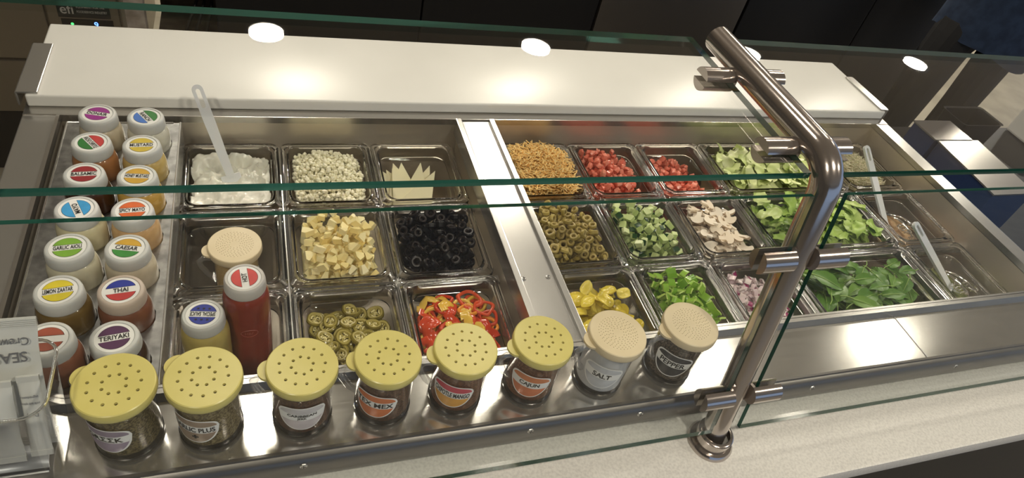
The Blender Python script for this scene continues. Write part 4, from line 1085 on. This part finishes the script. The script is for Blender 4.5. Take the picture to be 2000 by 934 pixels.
cabinet('back_cabinet', 1.871, 3.06, 1.0, 'plain black back cabinet behind the staff member', CAB, split=2)
# warm steel machine with badge and display
eq = empty('undercounter_freezer', (-.75, 1.3, FZ)); tag(eq, 'tan steel undercounter freezer with a dark badge and a lit display', 'freezer'); EM = Matrix.Translation((.75, -1.3, -FZ))
def E_(name, g, m, p=eq, inv=EM, sm=None):
    o = link(name, g, m, p, sm)
    if inv is not None: o.matrix_parent_inverse = inv
    return o
E_('body', box(-1.4, -.235, 1.012, 1.7, -.645, .10), TAN)
E_('door', bbox(-1.4, -.425, 1.0, 1.014, -.455, .09, .003), TAN); E_('door', bbox(-.418, -.24, 1.0, 1.014, -.455, .09, .003), TAN)
E_('lower_panel', bbox(-1.4, -.24, 1.0, 1.014, -.64, -.462, .003), TAN)
E_('plinth', box(-1.38, -.26, 1.05, 1.7, FZ, -.645), CAB)
bd = E_('badge', bbox(-.392, -.262, .996, 1.001, -.314, -.262, .001), DARKP)
GREYP = mat('badge_print', (.42, .40, .37), .4)
def flat_text(t, x, z, h, w, y, m, parent, inv):
    v, f = text_geo(t, w, h, .01, .9); o = link('lettering', ([(x + a, y, z + b) for a, b, _ in v], f), m, parent)
    return o
flat_text('efi', -.368, -.288, .030, .034, .9955, GREYP, bd, None); flat_text('EQUIPMENT FOR THE', -.308, -.281, .0075, .07, .9955, GREYP, bd, None); flat_text('FOODSERVICE INDUSTRY', -.306, -.295, .0075, .075, .9955, GREYP, bd, None)
dp = E_('display', bbox(-.388, -.258, .997, 1.001, -.350, -.320, .001), mat('display_glass', (.005, .005, .006), .1))
flat_text('9', -.302, -.334, .018, .02, .9965, mat('blue_digit', (.02, .05, .9), .5, emit=(.05, .12, 1.), estr=6.), dp, None)
link('status_light', ([(x - .362, .9965, z - .334) for x, z in circle(0, 0, .004, 12)], [tuple(range(12))]), mat('green_led', (.05, .5, .1), .5, emit=(.05, .6, .12), estr=2.), dp)
wp = link('wood_post', bbox(-.222, -.172, .99, 1.03, FZ, .30, .002), noisy('grey_wood', (.24, .20, .17), (.42, .37, .33), 30, .6)); tag(wp, 'weathered grey wooden upright beside the freezer', 'post')
nb = empty('cable_niche', (-.075, 1.35, FZ)); tag(nb, 'dark open niche with shelves between freezer and cabinet', 'niche'); NM = Matrix.Translation((.075, -1.35, -FZ))
WOOD = noisy('dark_shelf', (.045, .035, .025), (.11, .09, .065), 18, .5)
for nm, b in (('back_panel', (-.17, .018, 1.34, 1.36, FZ, .12)), ('shelf', (-.168, .016, 1.03, 1.34, -.47, -.45)), ('shelf', (-.168, .016, 1.03, 1.34, -.24, -.22)), ('base', (-.168, .016, 1.05, 1.34, FZ, -.75))):
    o = link(nm, box(*b), WOOD, nb); o.matrix_parent_inverse = NM
RUB = mat('black_rubber', (.01, .01, .01), .45)
for k in range(3):
    tag(link('power_cable', tube([(-.10 + .03 * k, 1.10, -.445), (-.08 + .03 * k, 1.09, -.40), (-.05 + .025 * k, 1.12, -.33), (-.03 + .018 * k, 1.16, -.29), (-.03 + .018 * k, 1.27, -.262)], .005, 8), RUB, None, 60), 'loose black power cable hanging in the dark niche', 'cable', 'power cables')

# side station at the right end: steel dispensers, black bin, white slab
sd = empty('side_counter', (2.1, -.2, FZ)); tag(sd, 'black side counter past the right end of the prep counter', 'counter'); SM = Matrix.Translation((-2.1, .2, -FZ))
o = link('top', bbox(1.64, 2.7, -.62, .25, -.155, -.13, .002), BLACK, sd); o.matrix_parent_inverse = SM
o = link('carcass', box(1.66, 2.68, -.60, .23, FZ, -.155), CAB, sd); o.matrix_parent_inverse = SM
BLUEREFL = mat('blue_reflection_side', (.025, .045, .12), .35)  # blue reflected in the dispenser sides, put into the base colour
def dispenser(x0, x1, y0, y1, z0, z1, tilt, label):
    t = empty('paper_dispenser', ((x0 + x1) / 2, (y0 + y1) / 2, z0)); tag(t, label, 'dispenser', 'steel dispensers')
    hx, hy, hz = (x1 - x0) / 2, (y1 - y0) / 2, z1 - z0
    V, F = box(-hx, hx, -hy, hy, 0, hz); V = [(x, y, z + (tilt * y / hy if z > 0 else 0)) for x, y, z in V]
    link('body', (V, F), BLUEREFL, t)
    Vt = [(-hx - .003, -hy - .003, hz - tilt + .001), (hx + .003, -hy - .003, hz - tilt + .001), (hx + .003, hy + .003, hz + tilt + .001), (-hx - .003, hy + .003, hz + tilt + .001)]
    V2 = Vt + [(a, b, c + .004) for a, b, c in Vt]
    link('lid', (V2, [(3, 2, 1, 0), (4, 5, 6, 7), (0, 1, 5, 4), (1, 2, 6, 5), (2, 3, 7, 6), (3, 0, 4, 7)]), STEEL, t)
dispenser(1.805, 1.935, .004, .085, -.128, .002, .0, 'short steel-topped dispenser, blue reflection coloured into its sides, behind the longer one')
dispenser(1.815, 1.958, -.205, -.002, -.128, -.004, .004, 'long steel-topped dispenser, blue reflection coloured into its sides, on the black side counter')
bn = empty('black_bin', (2.10, .14, -.128)); tag(bn, 'open black plastic bin behind the steel dispensers', 'bin')
link('bin_shell', loft([rr_loop(.07, .04, .01, .002), rr_loop(.078, .046, .012, .115), rr_loop(.081, .049, .012, .117), rr_loop(.075, .043, .012, .115), rr_loop(.066, .038, .01, .008)], cap0=True, cap1=True), mat('bin_plastic', (.007, .007, .008), .4), bn, 40)
ws = link('white_slab', bbox(2.46, 2.66, .12, .24, -.128, -.03, .006), BOARD); tag(ws, 'white plastic block on the black side counter', 'block')

# ------------------------------------------------------------------ staff member standing behind the counter
def person():
    p = empty('person', (2.82, .75, FZ)); tag(p, 'person in dark trousers and navy shirt standing behind the counter', 'person')
    me = bpy.data.meshes.new('body')
    V = [(0, 0, .98), (0, .0, 1.15), (0, 0, 1.38), (0, 0, 1.50), (0, -.02, 1.60), (0, -.03, 1.70),
         (-.16, .0, .90), (-.175, .0, .50), (-.18, .02, .10), (-.18, -.12, .04),
         (.15, .0, .90), (.165, .02, .50), (.17, .05, .10), (.17, -.09, .04),
         (-.19, 0, 1.40), (-.25, .0, 1.13), (-.20, -.16, 1.30), (.19, 0, 1.40), (.25, .0, 1.13), (.20, -.16, 1.30)]
    E = [(0, 1), (1, 2), (2, 3), (3, 4), (4, 5), (0, 6), (6, 7), (7, 8), (8, 9), (0, 10), (10, 11), (11, 12), (12, 13), (2, 14), (14, 15), (15, 16), (2, 17), (17, 18), (18, 19)]
    r = [.15, .14, .16, .06, .085, .09, .098, .078, .066, .045, .088, .072, .062, .045, .07, .05, .035, .07, .05, .035]
    me.from_pydata(V, E, []); o = bpy.data.objects.new('body', me); COL.objects.link(o); o.parent = p
    o.modifiers.new('skin', 'SKIN'); o.modifiers.new('sub', 'SUBSURF').levels = 2
    try:
        for k, q in enumerate(me.skin_vertices[0].data): q.radius = (r[k], r[k]); q.use_root = (k == 0)
    except Exception: pass
    o.modifiers['sub'].render_levels = 2
    tm = mat('figure_clothes', (.02, .02, .02), .8)
    nt = tm; tc = nd(tm, 'ShaderNodeTexCoord'); sx = nd(tm, 'ShaderNodeSeparateXYZ'); lk(tm, tc.outputs['Object'], sx.inputs[0])
    rp = ramp(tm, sx.outputs['Z'], [(0, (.02, .018, .016)), (.06, (.012, .012, .013)), (.9, (.012, .012, .013))]); lk(tm, rp.outputs['Color'], bsdf(tm).inputs['Base Color'])
    me.materials.append(tm)
    SHIRT = noisy('navy_shirt', (.010, .020, .045), (.018, .034, .07), 30, .85, bump=.4)
    n = 28; prof = []
    for z, rx, ry, dip in ((.80, .235, .175, .06), (.90, .23, .17, .04), (1.05, .215, .155, .0), (1.25, .225, .15, 0), (1.38, .215, .14, 0), (1.46, .13, .10, 0), (1.50, .07, .07, 0)):
        prof.append([(rx * math.cos(2 * PI * k / n), ry * math.sin(2 * PI * k / n), z - dip * math.cos(2 * PI * k / n) * 1.0 + .006 * math.sin(5 * 2 * PI * k / n)) for k in range(n)])
    link('shirt', loft(prof), SHIRT, p, 60)
    for s in (-1, 1): link('sleeve', tube([(s * .17, 0, 1.41), (s * .215, 0, 1.33), (s * .245, 0, 1.18)], [.085, .082, .075], 14, False), SHIRT, p, 60)
    SKIN = mat('skin', (.55, .34, .24), .5, sss=.1)
    V, F = lathe([(.001, -.115), (.045, -.11), (.072, -.06), (.082, .0), (.08, .05), (.06, .095), (.001, .115)], 24); hd = link('head', ([(x * .92, y * 1.08 - .03, z + 1.63) for x, y, z in V], F), SKIN, p, 80)
    V, F = lathe([(.086, .0), (.085, .05), (.065, .10), (.001, .122)], 24); link('hair', ([(x * .95, y * 1.1 - .025, z + 1.64) for x, y, z in V], F), mat('dark_hair', (.02, .014, .01), .6), p, 80)
    V, F = lathe([(.001, -.01), (.009, -.006), (.012, .012), (.004, .03)], 10); link('nose', ([(x, y - .122, z + 1.615) for x, y, z in V], F), SKIN, p, 80)
    for s in (-1, 1):
        for k in range(4): link('finger', tube([(s * .20 + (k - 1.5) * .019, -.195, 1.305), (s * .20 + (k - 1.5) * .02, -.245 + .008 * abs(k - 1.5), 1.29), (s * .20 + (k - 1.5) * .02, -.275 + .012 * abs(k - 1.5), 1.262)], [.010, .009, .0075], 8), SKIN, p, 60)
        link('thumb', tube([(s * .20 - s * .03, -.165, 1.305), (s * .20 - s * .058, -.20, 1.29), (s * .20 - s * .06, -.228, 1.275)], [.012, .0105, .009], 8), SKIN, p, 60)
        link('hand', bbox(s * .20 - .042, s * .20 + .042, -.205, -.135, 1.290, 1.320, .012, 3), SKIN, p, 60)
person()
